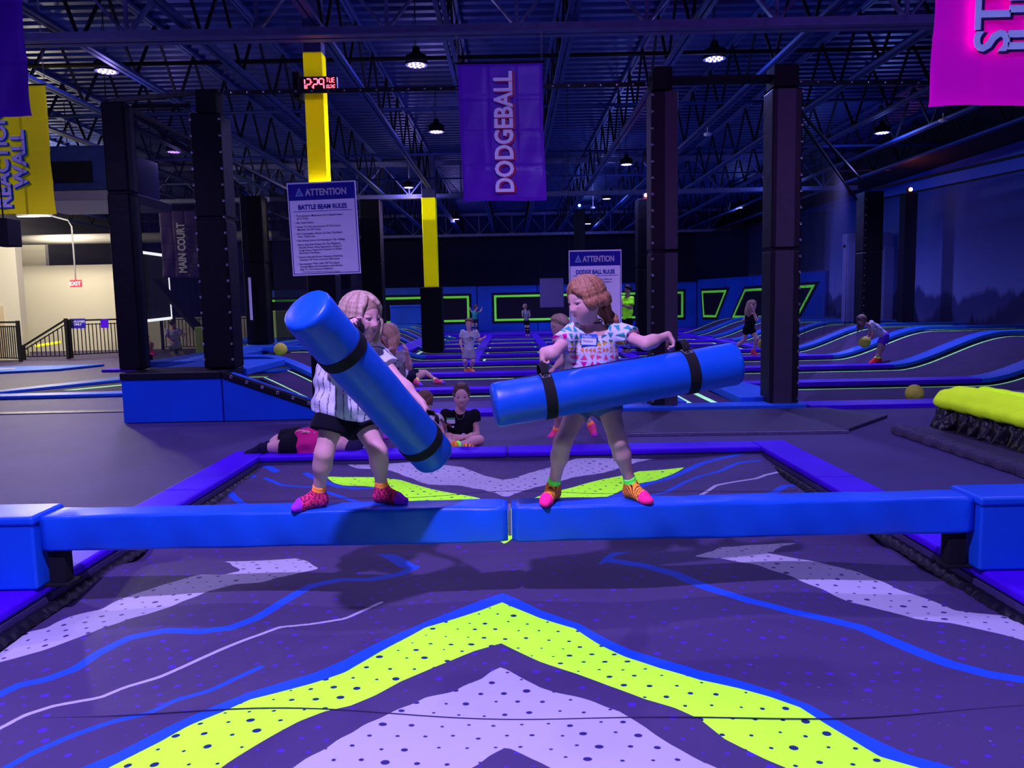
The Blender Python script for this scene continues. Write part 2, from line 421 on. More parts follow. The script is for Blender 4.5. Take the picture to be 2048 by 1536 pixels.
# ------------------------------------------------------------------ lamps
def lamp(x, y, pw, tint, first=None):
    base = (x, y, LAMP_Z)
    side = 'left' if x < -4 else ('centre' if x < 1.5 else 'right')
    lab = LAMP_LABELS.get((x, y), 'small distant high-bay lamp far back under the roof' if y > 10 else 'unseen violet high-bay lamp above the near floor, outside the picture')
    t = thing('high_bay_lamp', lab, 'lamp', base, 'distant high-bay lamps' if lab.startswith('small distant') else ('high-bay lamps outside the picture' if 'outside' in lab else 'violet high-bay lamps under the roof'))
    if first is None:
        b = MB(); b.lathe((x, y, LAMP_Z), [(.0, .26), (.05, .26), (.06, .20), (.07, .17), (.15, .13), (.165, .05), (.165, .0), (.15, .0), (.145, .02), (.0, .02)], 24)
        for k in range(12):
            a = k * math.pi / 6; b.bar((x + .07*math.cos(a), y + .07*math.sin(a), LAMP_Z + .15), (x + .16*math.cos(a), y + .16*math.sin(a), LAMP_Z + .10), .006, .05)
        b.build('housing', M_blackm, t)
        b = MB()
        for rr, k in ((.05, 5), (.11, 10)):
            for q in range(k):
                a = q * 2 * math.pi / k; b.lathe((x + rr*math.cos(a), y + rr*math.sin(a), LAMP_Z), [(0, -.006), (.018, -.004), (.022, .006), (0, .01)], 8)
        b.build('diode', mat('lit_violet_diode', (.5, .3, 1), .5, emit=((.45, .22, 1.0), 5)), t)
        MB().tube([(x, y, LAMP_Z + .25), (x, y, 5.3), (x, y, DECK - .03)], .006, 6).tube([(x - .02, y, LAMP_Z + .26), (x - .05, y, 5.4), (x + .02, y, DECK - .03)], .005, 5).build('hanger', M_blackm, t)
        pass
    else:
        for ch in first.children:
            if ch.type == 'MESH': q = ch.copy(); C.objects.link(q); q.parent = t
    ld = bpy.data.lights.new('lamp_light', 'SPOT'); ld.spot_size = math.radians(150); ld.spot_blend = .85
    ld.energy = LAMP_W * pw; ld.shadow_soft_size = .08
    l2 = bpy.data.lights.new('lamp_spill', 'POINT'); l2.energy = LAMP_W * .16 * min(pw, 1.2); l2.shadow_soft_size = .10; l2.color = (.34, .27, 1.0) if x < 1 else (.16, .24, 1.0)
    lp = bpy.data.objects.new('lamp_spill', l2); link(lp, t); lp.location = (0, 0, -.14)
    ld.color = LAMP if not tint else (.36, .30, 1.0)
    lo = bpy.data.objects.new('lamp_light', ld); link(lo, t); lo.location = (0, 0, -.12)
    return t
LAMP_LABELS = {
    (-5.92, 12.0): 'round violet high-bay lamp glowing above the leftmost black padded column',
    (-1.32, 12.0): 'round violet high-bay lamp hanging between the yellow column and the dodgeball banner',
    (3.1, 12.0): 'round violet high-bay lamp hanging above the two right black columns',
    (-1.45, 16.5): 'smaller whitish high-bay lamp just left of the dodgeball banner',
    (3.1, 20.8): 'small high-bay lamp between the two right black columns under the roof',
    (8.2, 17.5): 'small violet high-bay lamp left of the pink banner',
    (8.6, 24.0): 'small violet high-bay lamp just right of the second right black column'}
l0 = None
for a in LAMPS:
    q = lamp(*a, first=l0)
    if l0 is None: l0 = q
# warm white fittings of the entrance hall on the left
def white_light(x, y, z, pw, lab, size=.35):
    t = thing('ceiling_light', lab, 'lamp', (x, y, z))
    MB().box((x - .6, y - .08, z), (x + .6, y + .08, z + .07)).build('housing', M_steel2, t, bevel=.01)
    MB().box((x - .58, y - .06, z - .012), (x + .58, y + .06, z - .001)).build('diffuser', mat('lit_white_diffuser', (1, 1, 1), .5, emit=((1, .93, .8), 9)), t)
    MB().tube([(x, y, z + .06), (x, y, DECK - .02)], .006, 6).build('hanger', M_blackm, t)
    ld = bpy.data.lights.new('tube_light', 'POINT'); ld.energy = pw; ld.color = (1, .88, .68); ld.shadow_soft_size = .25
    lo = bpy.data.objects.new('tube_light', ld); link(lo, t); lo.location = (0, 0, -.1)
white_light(-12.6, 20.6, 4.5, 800, 'white tube light over the entrance area left of the leftmost column')
white_light(-15.6, 26.2, 4.6, 400, 'white tube light over the stairs in front of the cream wall')
white_light(-15.5, 17.0, 4.7, 500, 'white tube light over the entrance area, hidden behind the lime banner')
# ------------------------------------------------------------------ walls of the entrance on the left
M_cream = mat('cream_paint', (.80, .76, .62), .8, .2, (20, .05))
struct(MB().box((-18.9, 29.0, -.2), (-13.3, 29.2, 3.15)).box((-13.3, 29.0, -.2), (-9.6, 29.2, 1.15)).build('wall_entrance', M_cream))
struct(MB().tube([(-18.9, 27.5, 3.95), (-8.0, 27.5, 3.95)], .17, 16).build('trim_2', mat('duct_grey', (.30, .29, .27), .6, .3), smooth=True)); struct(MB().box((-18.6, 29.3, 3.1), (-17.2, 29.5, 3.95)).build('trim_4', M_cream))
struct(MB().box((-18.9, 24.0, -.0), (-15.0, 24.3, 4.1)).build('wall_side', M_cream))
struct(MB().box((-15.9, 23.93, 0), (-15.5, 23.99, 1.65)).build('trim_3', mat('door_casing', (.75, .62, .42), .6, .3)))
# ------------------------------------------------------------------ hvac units
t = thing('air_handler', 'large dark hanging air unit with a pale underside right of the lime banner', 'air unit', (-8.6, 16.2, 3.9))
MB().box((-9.6, 15.4, 3.75), (-7.6, 17.4, 4.6)).build('casing', M_steel, t, bevel=.03)
MB().box((-9.7, 15.3, 3.55), (-7.4, 17.5, 3.74)).build('drip_tray', mat('pale_sheet_metal', (.30, .30, .33), .5, .4), t, bevel=.02)
MB().box((-9.3, 15.36, 3.9), (-8.0, 15.39, 4.3)).build('grille', M_blackm, t)
for i in (0,):
    for q in ((-9.5, 15.5), (-7.7, 15.5), (-9.5, 17.3), (-7.7, 17.3)): MB().tube([(q[0], q[1], 4.6), (q[0], q[1], DECK - .02)], .01, 6).build('hanger_rod', M_blackm, t)
# ================================================================== PIT, AIRBAG MAT WITH THE WAVE GRAPHICS, PADS, BEAM
MATZ = -.05
def mat_h(x, y):
    e = np.clip(np.minimum.reduce([x - PITX0, PITX1 - x, PITY1 - y]) / .5, 0, 1)
    h = MATZ + .012 * np.sin(x * 2.1 + y * 1.3) + .010 * np.sin(x * 4.7 - y * 3.1 + 1) + .006 * np.sin(y * 9 + x * 2.2)
    h += -.045 * np.exp(-((y - 4.62 + .04 * np.sin(x * 2.3)) / .16) ** 2)          # the fold between the two air chambers
    return h - .012 * (1 - e) ** 2 + .045 * np.clip((y - 5.6) / 1.4, 0, 1) ** 2
def chain(pts): return np.array([G(px, py, MATZ)[:2] for px, py in pts])
def seg_dist(Q, line):
    d = np.full(len(Q), 1e3)
    for a, b in zip(line[:-1], line[1:]):
        ba = b - a; t = np.clip(((Q - a) @ ba) / (ba @ ba + 1e-12), 0, 1)
        d = np.minimum(d, np.linalg.norm(Q - a - t[:, None] * ba, axis=1))
    return d
def poly_sd(Q, poly):
    ins = np.zeros(len(Q), bool); n = len(poly)
    for i in range(n):
        a, b = poly[i], poly[(i + 1) % n]
        c = ((a[1] > Q[:, 1]) != (b[1] > Q[:, 1])) & (Q[:, 0] < (b[0] - a[0]) * (Q[:, 1] - a[1]) / (b[1] - a[1] + 1e-12) + a[0])
        ins ^= c
    d = seg_dist(Q, np.vstack([poly, poly[:1]])); return np.where(ins, d, -d)
lime_poly = [
  [(1004,1206),(960,1222),(905,1238),(850,1254),(800,1287),(740,1325),(690,1353),(630,1372),(560,1390),(500,1405),(440,1435),(380,1460),(320,1492),(218,1536),(60,1620),(300,1640),(460,1536),(540,1490),(600,1455),(650,1432),(700,1418),(750,1395),(800,1368),(850,1347),(900,1325),(950,1300),(1002,1280),(1080,1315),(1150,1340),(1220,1370),(1290,1398),(1350,1415),(1400,1435),(1450,1470),(1530,1505),(1610,1536),(1800,1640),(2060,1620),(1870,1536),(1760,1500),(1700,1465),(1650,1438),(1600,1410),(1540,1392),(1480,1378),(1400,1362),(1320,1335),(1250,1305),(1200,1278),(1150,1248),(1080,1232),(1024,1214)],
  [(652,953),(714,955.6),(749,958),(802,964),(872,980),(960,1001),(1010,1022),(1115,984),(1165,970),(1227,955),(1278,941.5),(1370,938),(1340,949.5),(1311,961),(1256,970),(1234,982.5),(1216,993),(1115,1030),(1010,1075),(900,1040),(826.5,1006),(784,982),(731.6,975),(689,972),(668,964)],
  [(956,910.5),(1037,910.5),(999,920)]]
blue_poly = [
  [(1004,1186),(960,1203),(905,1222),(850,1242),(800,1265),(740,1300),(690,1328),(630,1352),(560,1370),(500,1387),(440,1412),(380,1440),(320,1468),(240,1505),(150,1536),(-20,1620),(60,1620),(218,1536),(320,1492),(380,1460),(440,1435),(500,1405),(560,1390),(630,1372),(690,1353),(740,1325),(800,1287),(850,1254),(905,1238),(960,1222),(1004,1206),(1024,1214),(1080,1232),(1150,1248),(1200,1278),(1250,1305),(1320,1335),(1400,1362),(1480,1378),(1540,1392),(1600,1410),(1650,1438),(1700,1465),(1760,1500),(1870,1536),(2060,1620),(2140,1620),(1930,1536),(1820,1500),(1750,1468),(1680,1435),(1620,1405),(1560,1385),(1480,1362),(1400,1342),(1320,1313),(1260,1290),(1210,1265),(1160,1240),(1080,1218),(1024,1194)],
  [(748,1103),(785,1101),(838,1128),(800,1129)],[(1193,1135),(1232,1097),(1268,1095),(1232,1115),(1215,1128)]]
white_poly = [
  [(1002,1330),(960,1355),(900,1380),(850,1395),(810,1413),(770,1432),(720,1460),(660,1500),(600,1536),(420,1640),(760,1640),(950,1534),(1012,1492),(1080,1530),(1250,1640),(1650,1640),(1450,1536),(1400,1515),(1340,1485),(1290,1450),(1240,1420),(1190,1400),(1140,1385),(1080,1368),(1024,1340)],
  [(0,1275),(40,1260),(90,1252),(140,1228),(200,1215),(240,1195),(300,1178),(350,1165),(400,1152),(450,1152),(490,1142),(540,1160),(560,1164),(520,1174),(470,1177),(420,1188),(370,1205),(320,1225),(270,1240),(200,1265),(140,1285),(80,1300),(0,1314),(-80,1335),(-80,1290)],
  [(449,1110),(480,1143),(560,1163),(638,1138),(590,1106)],
  [(1388,1112),(1420,1095),(1440,1080),(1600,1075),(1566,1087),(1540,1110),(1600,1124),(1640,1130),(1720,1148),(1800,1178),(1870,1200),(1910,1218),(1950,1225),(2000,1228),(2048,1242),(2120,1262),(2120,1312),(2048,1290),(1980,1272),(1900,1250),(1830,1240),(1780,1222),(1700,1205),(1640,1182),(1560,1155),(1500,1135),(1440,1120)],
  [(626,922),(696,922),(742,924),(784,924),(819.5,929),(872,940),(925,943),(971,957),(1006,964),(1030,962.6),(1066,952),(1100,940),(1165,922),(1220,907),(1348,907.5),(1315,920),(1256,933),(1205,948),(1146,961),(1073,979),(1018,999),(1006,999),(960,982),(918,971),(855,970),(802,956),(774,947),(714,941.5),(679,929)]]
lines_blue = [
  (.028,[(-80,1425),(0,1392),(40,1372),(90,1362),(150,1340),(200,1310),(260,1285),(330,1272),(400,1272),(460,1262),(510,1240),(560,1210),(620,1178),(680,1160),(740,1155),(800,1140),(830,1127)]),
  (.016,[(-60,1555),(0,1530),(60,1500),(140,1470),(220,1445),(300,1427),(350,1400),(420,1380),(470,1357),(522,1336)]),
  (.034,[(1225,1125),(1290,1133),(1350,1148),(1420,1178),(1500,1208),(1580,1230),(1650,1243),(1720,1258),(1800,1290),(1900,1330),(1980,1355),(2060,1370),(2140,1400)]),
  (.035,[(505,938),(528,936),(552,948)]),(.03,[(489,947),(506,955.6)]),(.024,[(531,959),(563,970),(622.6,972)]),(.03,[(612,950),(654,963),(679,974),(714,980),(749,978)]),
  (.022,[(651,984),(679,992.5),(714,1001),(749,1003)]),(.03,[(433,981),(461,985.5),(482,1001),(503,1012)]),(.02,[(784,985),(797,994),(819.5,1005)]),
  (.035,[(1226,993),(1255,981),(1290,968),(1333,958),(1363,946),(1399,935),(1443,926),(1494,915)]),(.02,[(1300,991.6),(1329,984),(1366,968),(1402,953),(1439,946),(1476,935),(1520,929.4)]),
  (.03,[(1520,986),(1549,980),(1571,968.6),(1604,968)])]
lines_white = [(.011,[(-60,1480),(0,1456),(50,1432),(110,1413),(200,1395),(250,1373),(320,1352),(380,1328),(450,1300),(520,1272),(560,1254),(620,1245),(690,1232),(730,1215),(763,1201)]),
  (.015,[(1399,989),(1432,971.5),(1476,963),(1512,956),(1531,949.5),(1560,944)])]
lines_dim = [(.0045,[(1490,1325),(1600,1360),(1720,1395),(1800,1422),(1900,1455),(2040,1508)])]
step = .02
xs = np.arange(PITX0 + .02, PITX1 - .02 + step/2, step); ys = np.arange(PITY0 + .5, PITY1 - .02 + step/2, step)
XX, YY = np.meshgrid(xs, ys); Q2 = np.stack([XX.ravel(), YY.ravel()], 1)
me = bpy.data.meshes.new('airbag_mat'); nx, ny = len(xs), len(ys)
ii = (np.arange(ny - 1)[:, None] * nx + np.arange(nx - 1)[None]).ravel()
t_air = thing('airbag_landing_mat', 'large soft landing mat printed with lime, white and blue waves under the beam', 'landing mat', (0, 3.9, -.95))
ZZ = mat_h(Q2[:, 0], Q2[:, 1])
me.from_pydata(np.column_stack([Q2[:, 0], Q2[:, 1] - 3.9, ZZ + .95]).tolist(), [], np.stack([ii, ii + 1, ii + nx + 1, ii + nx], 1).tolist())
me.polygons.foreach_set('use_smooth', [True] * len(me.polygons))
def wob(d): return d + .006 * np.sin(Q2[:, 0] * 23 + Q2[:, 1] * 17) * np.sin(Q2[:, 1] * 31 - Q2[:, 0] * 9)
fields = {'lime': np.maximum.reduce([poly_sd(Q2, chain(p)) for p in lime_poly]),
          'blue': np.maximum.reduce([poly_sd(Q2, chain(p)) for p in blue_poly] + [h - seg_dist(Q2, chain(l)) for h, l in lines_blue]),
          'white': wob(np.maximum.reduce([poly_sd(Q2, chain(p)) for p in white_poly])),
          'line': np.maximum.reduce([h - seg_dist(Q2, chain(l)) for h, l in lines_white]),
          'dim': np.maximum.reduce([h - seg_dist(Q2, chain(l)) for h, l in lines_dim])}
for k_, v_ in fields.items():
    a_ = me.attributes.new(k_, 'FLOAT', 'POINT'); a_.data.foreach_set('value', v_.astype(f32))
mm = bpy.data.materials.new('printed_airbag_fabric'); mm.use_nodes = True; nt = mm.node_tree; bs = nt.nodes['Principled BSDF']; bs.inputs['Roughness'].default_value = .62
bs.inputs['Specular IOR Level'].default_value = .35
tc = nn(nt, 'ShaderNodeTexCoord'); sp = nn(nt, 'ShaderNodeSeparateXYZ'); nt.links.new(tc.outputs['Object'], sp.inputs[0])
cur = nn(nt, 'ShaderNodeRGB'); cur.outputs[0].default_value = (.072, .047, .140, 1); cur = cur.outputs[0]
def fac_attr(nm, edge=700):
    a = nn(nt, 'ShaderNodeAttribute', attribute_name=nm); m_ = mth('MULTIPLY', a.outputs['Fac'], edge); c_ = nn(nt, 'ShaderNodeClamp'); nt.links.new(m_, c_.inputs[0]); return c_.outputs[0]
def dots(cell, rmin, rmax, seed):
    """staggered rows of round dots whose size drifts"""
    u = mth('DIVIDE', sp.outputs[0], cell); v = mth('DIVIDE', sp.outputs[1], cell * .866)
    row = mth('FLOOR', v); sh = mth('MULTIPLY', mth('MODULO', mth('ABSOLUTE', row), 2), .5); uu = mth('ADD', u, sh)
    cu_ = mth('SUBTRACT', mth('FRACT', uu), .5); cv_ = mth('SUBTRACT', mth('FRACT', v), .5)
    cid = nn(nt, 'ShaderNodeCombineXYZ'); nt.links.new(mth('FLOOR', uu), cid.inputs[0]); nt.links.new(row, cid.inputs[1]); cid.inputs[2].default_value = seed
    wn = nn(nt, 'ShaderNodeTexWhiteNoise'); nt.links.new(cid.outputs[0], wn.inputs['Vector'])
    big = mth('POWER', wn.outputs['Value'], 2.2)
    spc = nn(nt, 'ShaderNodeSeparateXYZ'); nt.links.new(wn.outputs['Color'], spc.inputs[0])
    cu_ = mth('ADD', cu_, mth('MULTIPLY', mth('SUBTRACT', spc.outputs[0], .5), .35)); cv_ = mth('ADD', cv_, mth('MULTIPLY', mth('SUBTRACT', spc.outputs[1], .5), .35))
    d = mth('SQRT', mth('ADD', mth('POWER', cu_, 2), mth('POWER', cv_, 2)))
    r = mth('ADD', rmin / cell, mth('MULTIPLY', big, (rmax - rmin) / cell))
    f = mth('MULTIPLY', mth('SUBTRACT', r, d), 40); c_ = nn(nt, 'ShaderNodeClamp'); nt.links.new(f, c_.inputs[0]); return c_.outputs[0]
big = dots(.092, .0075, .017, 1.0); sml = dots(.085, .0040, .018, 5.0)
cur = mixc(mth('MULTIPLY', sml, .55), cur, (.09, .015, .70))
cur = mixc(fac_attr('white'), cur, (.60, .59, .66)); fw = fac_attr('white'); fl = fac_attr('lime')
cur = mixc(fac_attr('blue'), cur, (.004, .10, .72)); cur = mixc(fac_attr('line'), cur, (.60, .59, .66))
cur = mixc(mth('MULTIPLY', fac_attr('dim', 900), .5), cur, (.35, .3, .7))
cur = mixc(mth('MULTIPLY', mth('MAXIMUM', fw, 0.0), big), cur, (.035, .02, .16))
nt.links.new(cur, bs.inputs['Base Color'])
nz = nn(nt, 'ShaderNodeTexNoise'); nz.inputs['Scale'].default_value = 5; nz.inputs['Detail'].default_value = 5; nt.links.new(tc.outputs['Object'], nz.inputs['Vector'])
bp = nn(nt, 'ShaderNodeBump'); bp.inputs['Strength'].default_value = .25; bp.inputs['Distance'].default_value = .03; nt.links.new(nz.outputs[0], bp.inputs['Height']); nt.links.new(bp.outputs[0], bs.inputs['Normal'])
# lime ink: fluorescent diffuse
df = nn(nt, 'ShaderNodeBsdfDiffuse'); dc = nn(nt, 'ShaderNodeMix', data_type='RGBA'); nt.links.new(big, dc.inputs[0])
dc.inputs[6].default_value = (.80, 2.35, .06, 1); dc.inputs[7].default_value = (.03, .05, .16, 1); nt.links.new(dc.outputs[2], df.inputs[0]); nt.links.new(bp.outputs[0], df.inputs[1])
ms = nn(nt, 'ShaderNodeMixShader'); nt.links.new(fl, ms.inputs[0]); nt.links.new(bs.outputs[0], ms.inputs[1]); nt.links.new(df.outputs[0], ms.inputs[2])
nt.links.new(ms.outputs[0], nt.nodes['Material Output'].inputs[0])
me.materials.append(mm); link(bpy.data.objects.new('top_sheet', me), t_air)
b = MB(); b.box((PITX0 + .05, PITY0 + .5, -.95), (PITX1 - .05, PITY1 - .05, -.2)); b.build('air_chamber', M_black, t_air, bevel=.05)
# stitched seams
for y0, amp, nm in ((2.63, .05, 1), (5.85, 0, 2)):
    pts = [(x, y0 - amp * math.sin(x * 1.1), float(mat_h(np.array([x]), np.array([y0]))[0]) + .001) for x in np.arange(PITX0 + .05, PITX1 - .05, .05)]
    MB().tube(pts, .0025, 5).build('seam', mat('dark_stitching', (.03, .02, .08), .7), t_air)
# gathered black skirts at both sides of the mat
for sgn, lab in ((-1, 'left'), (1, 'right')):
    b = MB(); ysk = np.arange(1.4, PITY1 - .02, .012); x0 = PITX0 if sgn < 0 else PITX1; ring = []
    random.seed(5)
    for i, y in enumerate(ysk):
        w_ = .009 * math.sin(i * .9) + .006 * math.sin(i * 2.3 + 1) + .004 * random.random()
        ring.append([(x0, y, -.03 + w_ * .1), (x0 - sgn * .018, y, -.030 + .5 * w_), (x0 - sgn * .040, y, -.030 + w_), (x0 - sgn * .066, y, -.060 + .4 * w_)])
    vs_ = [q for r_ in ring for q in r_]; fs = [(i*4+j, i*4+j+1, (i+1)*4+j+1, (i+1)*4+j) for i in range(len(ring)-1) for j in range(3)]
    tag(b.add(vs_, fs).build('gathered_skirt', M_black, smooth=True), 'gathered black fabric skirt along the %s edge of the wave-printed landing mat' % lab, 'skirt')
# ------------------------------------------------------------------ purple border pads around the pit
def pad(name, a, b_, m, label, group=None, bevel=.02, cat='pad'):
    return tag(MB().box(a, b_).build(name, m, bevel=bevel, seg=3), label, cat, group)
PW = .31
pad('edge_pad', (PITX0 - PW, .6, .005), (PITX0, 3.3, .062), M_purple, 'near purple vinyl pad on the left edge of the pit, below the left blue block')
pad('edge_pad', (PITX0 - PW, 3.31, .005), (PITX0, 5.75, .062), M_purple, 'middle purple vinyl pad on the left pit edge, under the beam end')
pad('edge_pad', (PITX0 - PW, 5.76, .005), (PITX0, 7.33, .062), M_purple, 'far left purple vinyl pad ending at the dark shoes of the lying adult')
pad('edge_pad', (PITX1, .6, .005), (PITX1 + PW, 3.3, .062), M_purple, 'near purple vinyl pad on the right edge of the pit, below the right blue block')
pad('edge_pad', (PITX1, 3.31, .005), (PITX1 + PW, 5.75, .062), M_purple, 'middle purple vinyl pad on the right edge of the pit, behind the beam end')
pad('edge_pad', (PITX1, 5.76, .005), (PITX1 + PW, 7.33, .062), M_purple, 'far right purple vinyl pad at the back right corner of the pit')
pad('edge_pad', (PITX0 + .005, PITY1, .005), (-.06, PITY1 + .31, .062), M_purple, 'left half of the far purple pit pad, under the seated people')
pad('edge_pad', (-.05, PITY1, .005), (PITX1 - .005, PITY1 + .31, .062), M_purple, 'right half of the purple pad along the far edge of the pit')
# ------------------------------------------------------------------ the battle beam
BY0, BY1, BZ0, BZ1 = 3.70, 3.875, .243, .422
def soft_box(a, b_, n=(60, 8, 8), amp=.0018, seed=0):
    """padded box: rounded section with slight dents along it"""
    (x0, y0, z0), (x1, y1, z1) = a, b_; r = .018; rng = random.Random(seed)
    sec = []; cy, cz = (y0 + y1)/2, (z0 + z1)/2; hy, hz = (y1 - y0)/2, (z1 - z0)/2
    for k in range(4):
        for j in range(5):
            a_ = math.pi/2 * (k + j/4); sy = 1 if k in (0, 3) else -1; sz = 1 if k in (0, 1) else -1
            sec.append((sy * (hy - r) + r * math.cos(a_), sz * (hz - r) + r * math.sin(a_)))
        a0, a1 = sec[-1], None
    m = len(sec); vs_ = []; fs = []; ks = n[0]
    for i in range(ks + 1):
        t = i / ks; x = x0 + (x1 - x0) * t; e = 1 - .0 * t; sc_ = 1
        if i == 0 or i == ks: sc_ = .93
        for j, (y, z) in enumerate(sec):
            w_ = amp * (math.sin(x * 9 + j * .8 + seed) * math.sin(x * 3.1 + seed * 2) + .4 * math.sin(x * 27 + j * 2.0))
            if i in (0, ks): w_ = 0
            xx = x + (r * .3 if i == 0 else (-r * .3 if i == ks else 0)) * 0
            vs_.append((xx, cy + y * sc_ + w_ * (y / hy), cz + z * sc_ + w_ * (z / hz)))
    for i in range(ks):
        for j in range(m): fs.append((i*m+j, i*m+(j+1)%m, (i+1)*m+(j+1)%m, (i+1)*m+j))
    fs += [tuple(range(m))[::-1], tuple(ks*m + j for j in range(m))]
    return MB().add(vs_, fs)
M_beam = mat('beam_blue_vinyl', (.006, .115, .72), .40, .4, (5, .18, (1, 1, 1)), (1.5, .10))
tb = thing('battle_beam', 'left half of the blue padded beam, under the girl in the striped blouse', 'beam', (-1.17, 3.79, .07))
soft_box((-2.31, BY0, BZ0), (-.035, BY1, BZ1), seed=1).build('padded_cover', M_beam, tb, smooth=True)
MB().box((-2.295, 3.725, .063), (-2.215, 3.80, .26)).box((-2.315, 3.71, .063), (-2.19, 3.83, .078)).build('support_post', M_blackm, tb, bevel=.004)
tb = thing('battle_beam', 'right half of the blue padded beam, under the girl in the triangle print shirt', 'beam', (1.1, 3.79, .07))
soft_box((-.015, BY0, BZ0), (2.235, BY1, BZ1), seed=4).build('padded_cover', M_beam, tb, smooth=True)
MB().box((2.13, 3.725, .063), (2.215, 3.80, .26)).box((2.11, 3.71, .063), (2.24, 3.83, .078)).build('support_post', M_blackm, tb, bevel=.004)
tag(MB().box((-.033, 3.73, .27), (-.017, 3.85, .40)).build('joint_plate', M_steel2), 'metal plate in the narrow gap between the two beam halves', 'plate')
for x0, x1, lab in ((-3.35, -2.32, 'blue padded end block carrying the left end of the beam'), (2.245, 3.3, 'blue padded end block carrying the right end of the beam')):
    t = thing('end_block', lab, 'padded block', ((x0 + x1)/2, 3.8, .063))
    MB().box((x0, 3.665, .064), (x1, 3.92, .40)).build('side_cover', M_beam, t, bevel=.015)
    MB().box((x0 - .01, 3.655, .385), (x1 + .01, 3.93, .432)).build('top_flap', M_beam, t, bevel=.018, seg=4)
# ================================================================== COURT OF TRAMPOLINES
def sm(t): t = np.clip(t, 0, 1); return t * t * (3 - 2 * t)
ZR, ZL = .62, .60
def prof(x):       # height of the pads' top across the court
    return .03 + ZR * float(sm((x - 7.5) / 2.3)) + ZL * float(sm((-2.35 - x) / 1.7))
def strip(x0, x1, y0, y1, dz, th, m, name, parent, n=None, bevel=0, edge=0):
    """a slab following the court's profile from x0 to x1"""
    n = n or max(2, int(abs(x1 - x0) / .12)); xs_ = np.linspace(x0, x1, n); b = MB(); vs_ = []
    for x in xs_:
        z = prof(x) + dz; vs_ += [(x, y0, z), (x, y1, z), (x, y1, z - th), (x, y0, z - th)]
    fs = []
    for i in range(n - 1):
        o_ = i*4; fs += [(o_, o_+4, o_+5, o_+1), (o_+1, o_+5, o_+6, o_+2), (o_+2, o_+6, o_+7, o_+3), (o_+3, o_+7, o_+4, o_)]
    fs += [(0, 1, 2, 3), ((n-1)*4+3, (n-1)*4+2, (n-1)*4+1, (n-1)*4)]
    return b.add(vs_, fs).build(name, m, parent, smooth=False)
rows = [9.95, 12.7, 15.6, 18.5, 21.2, 24.0, 26.8, 29.6, 32.4, 35.2]
ORD = ['first', 'second', 'third', 'fourth', 'fifth', 'sixth', 'seventh', 'eighth', 'ninth', 'farthest']
PADW = .46
def tramp(x0, x1, y0, y1, label, group=None, neon=True, ends=(False, False)):
    t = thing('trampoline', label, 'trampoline', ((x0 + x1)/2, (y0 + y1)/2, prof((x0+x1)/2) - .12), group)
    strip(x0, x1, y0 + .03, y1 - .03, -.085, .01, M_bed, 'jump_bed', t)
    w_ = .038
    if neon:
        strip(x0, x1, y1 - .17, y1 - .17 + w_ * 1.5, -.078, .004, M_neon, 'neon_stripe', t)
        strip(x0, x1, y0 + .14, y0 + .14 + w_ * 1.5, -.078, .004, M_neon, 'neon_stripe', t)
        for k_, xe in ((0, x0 + .12), (1, x1 - .12)):
            if ends[k_]: strip(xe - .03, xe + .03, y0 + .15, y1 - .14, -.077, .004, M_neon, 'neon_stripe', t, n=2)
    strip(x0, x1, y1 - .10, y1 + .0, -.07, .02, M_blackm, 'spring_cover', t)
    return t
# lowest structure of the court
for i, y in enumerate(rows):
    w_ = PADW
    if i == 0: continue
    z = strip(-2.3, 7.55, y - w_/2, y + w_/2, .02, .07, M_purple, 'court_pad', None)
    tag(z, 'long purple pad between trampolines, %s row from the front of the court' % ORD[i], 'pad')
    if y < 33:
        z = strip(7.56, 12.3 if y < 31 else 11.6, y - w_/2, y + w_/2, .02, .07, M_blue2, 'slope_pad', None)
        tag(z, 'blue pad climbing the right slope at the end of the %s row' % ORD[i], 'pad')
        z = strip(-4.9, -2.31, y - w_/2, y + w_/2, .02, .07, M_blue2, 'slope_pad', None)
        tag(z, 'blue pad climbing the left slope at the end of the %s row' % ORD[i], 'pad')
# front purple pads
tag(strip(-1.9, 1.28, 9.72, 10.18, .02, .1, M_purple, 'court_pad', None), 'front purple pad of the court between the left slope and the blue walkway', 'pad')
tag(strip(3.75, 7.2, 9.72, 10.18, .02, .1, M_purple, 'court_pad', None), 'front purple pad of the court in front of the resting yellow ball', 'pad')
for i in range(len(rows) - 1):
    y0, y1 = rows[i] + PADW/2, rows[i + 1] - PADW/2
    if rows[i] < 18:
        if i == 0:
            tramp(-3.55, 1.75, 10.98, y1, 'front trampoline on the left, rising up the left slope behind the blue wedge')
            tramp(3.6, 12.2, y0, y1, 'front trampoline on the right, carrying the resting yellow ball and rising up the right slope')
        else:
            tramp(-4.3, 12.2, y0, y1, 'full-width trampoline in the %s row with slopes at both ends' % ORD[i])
    else:
        tramp(7.2, 12.2 if y1 < 30 else (11.6 if y1 < 33 else 10.7), y0, y1, 'trampoline climbing the right slope in the %s row' % ORD[i])
        tramp(-4.9, -3.0, y0, y1, 'trampoline climbing the left slope in the %s row' % ORD[i])
        for j, xc in enumerate((-1.95, .05, 2.05, 4.05, 6.05)):
            tramp(xc - .88, xc + .88, y0, y1, 'small rectangular trampoline with neon outline, %s row, %s column from the left' % (ORD[i], ORD[j]), None, ends=(True, True))
        t = [strip(x - .14, x + .14, y0, y1, .02, .07, M_purple, 'divider_pad', None, n=2) for x in (-2.97, -.95, 1.05, 3.05, 5.05, 7.05)]
        for q, nm in zip(t, ('left edge', 'first gap', 'second gap', 'third gap', 'fourth gap', 'right edge')):
            tag(q, 'short purple pad running away from the camera, %s of the %s row' % (nm, ORD[i]), 'pad')
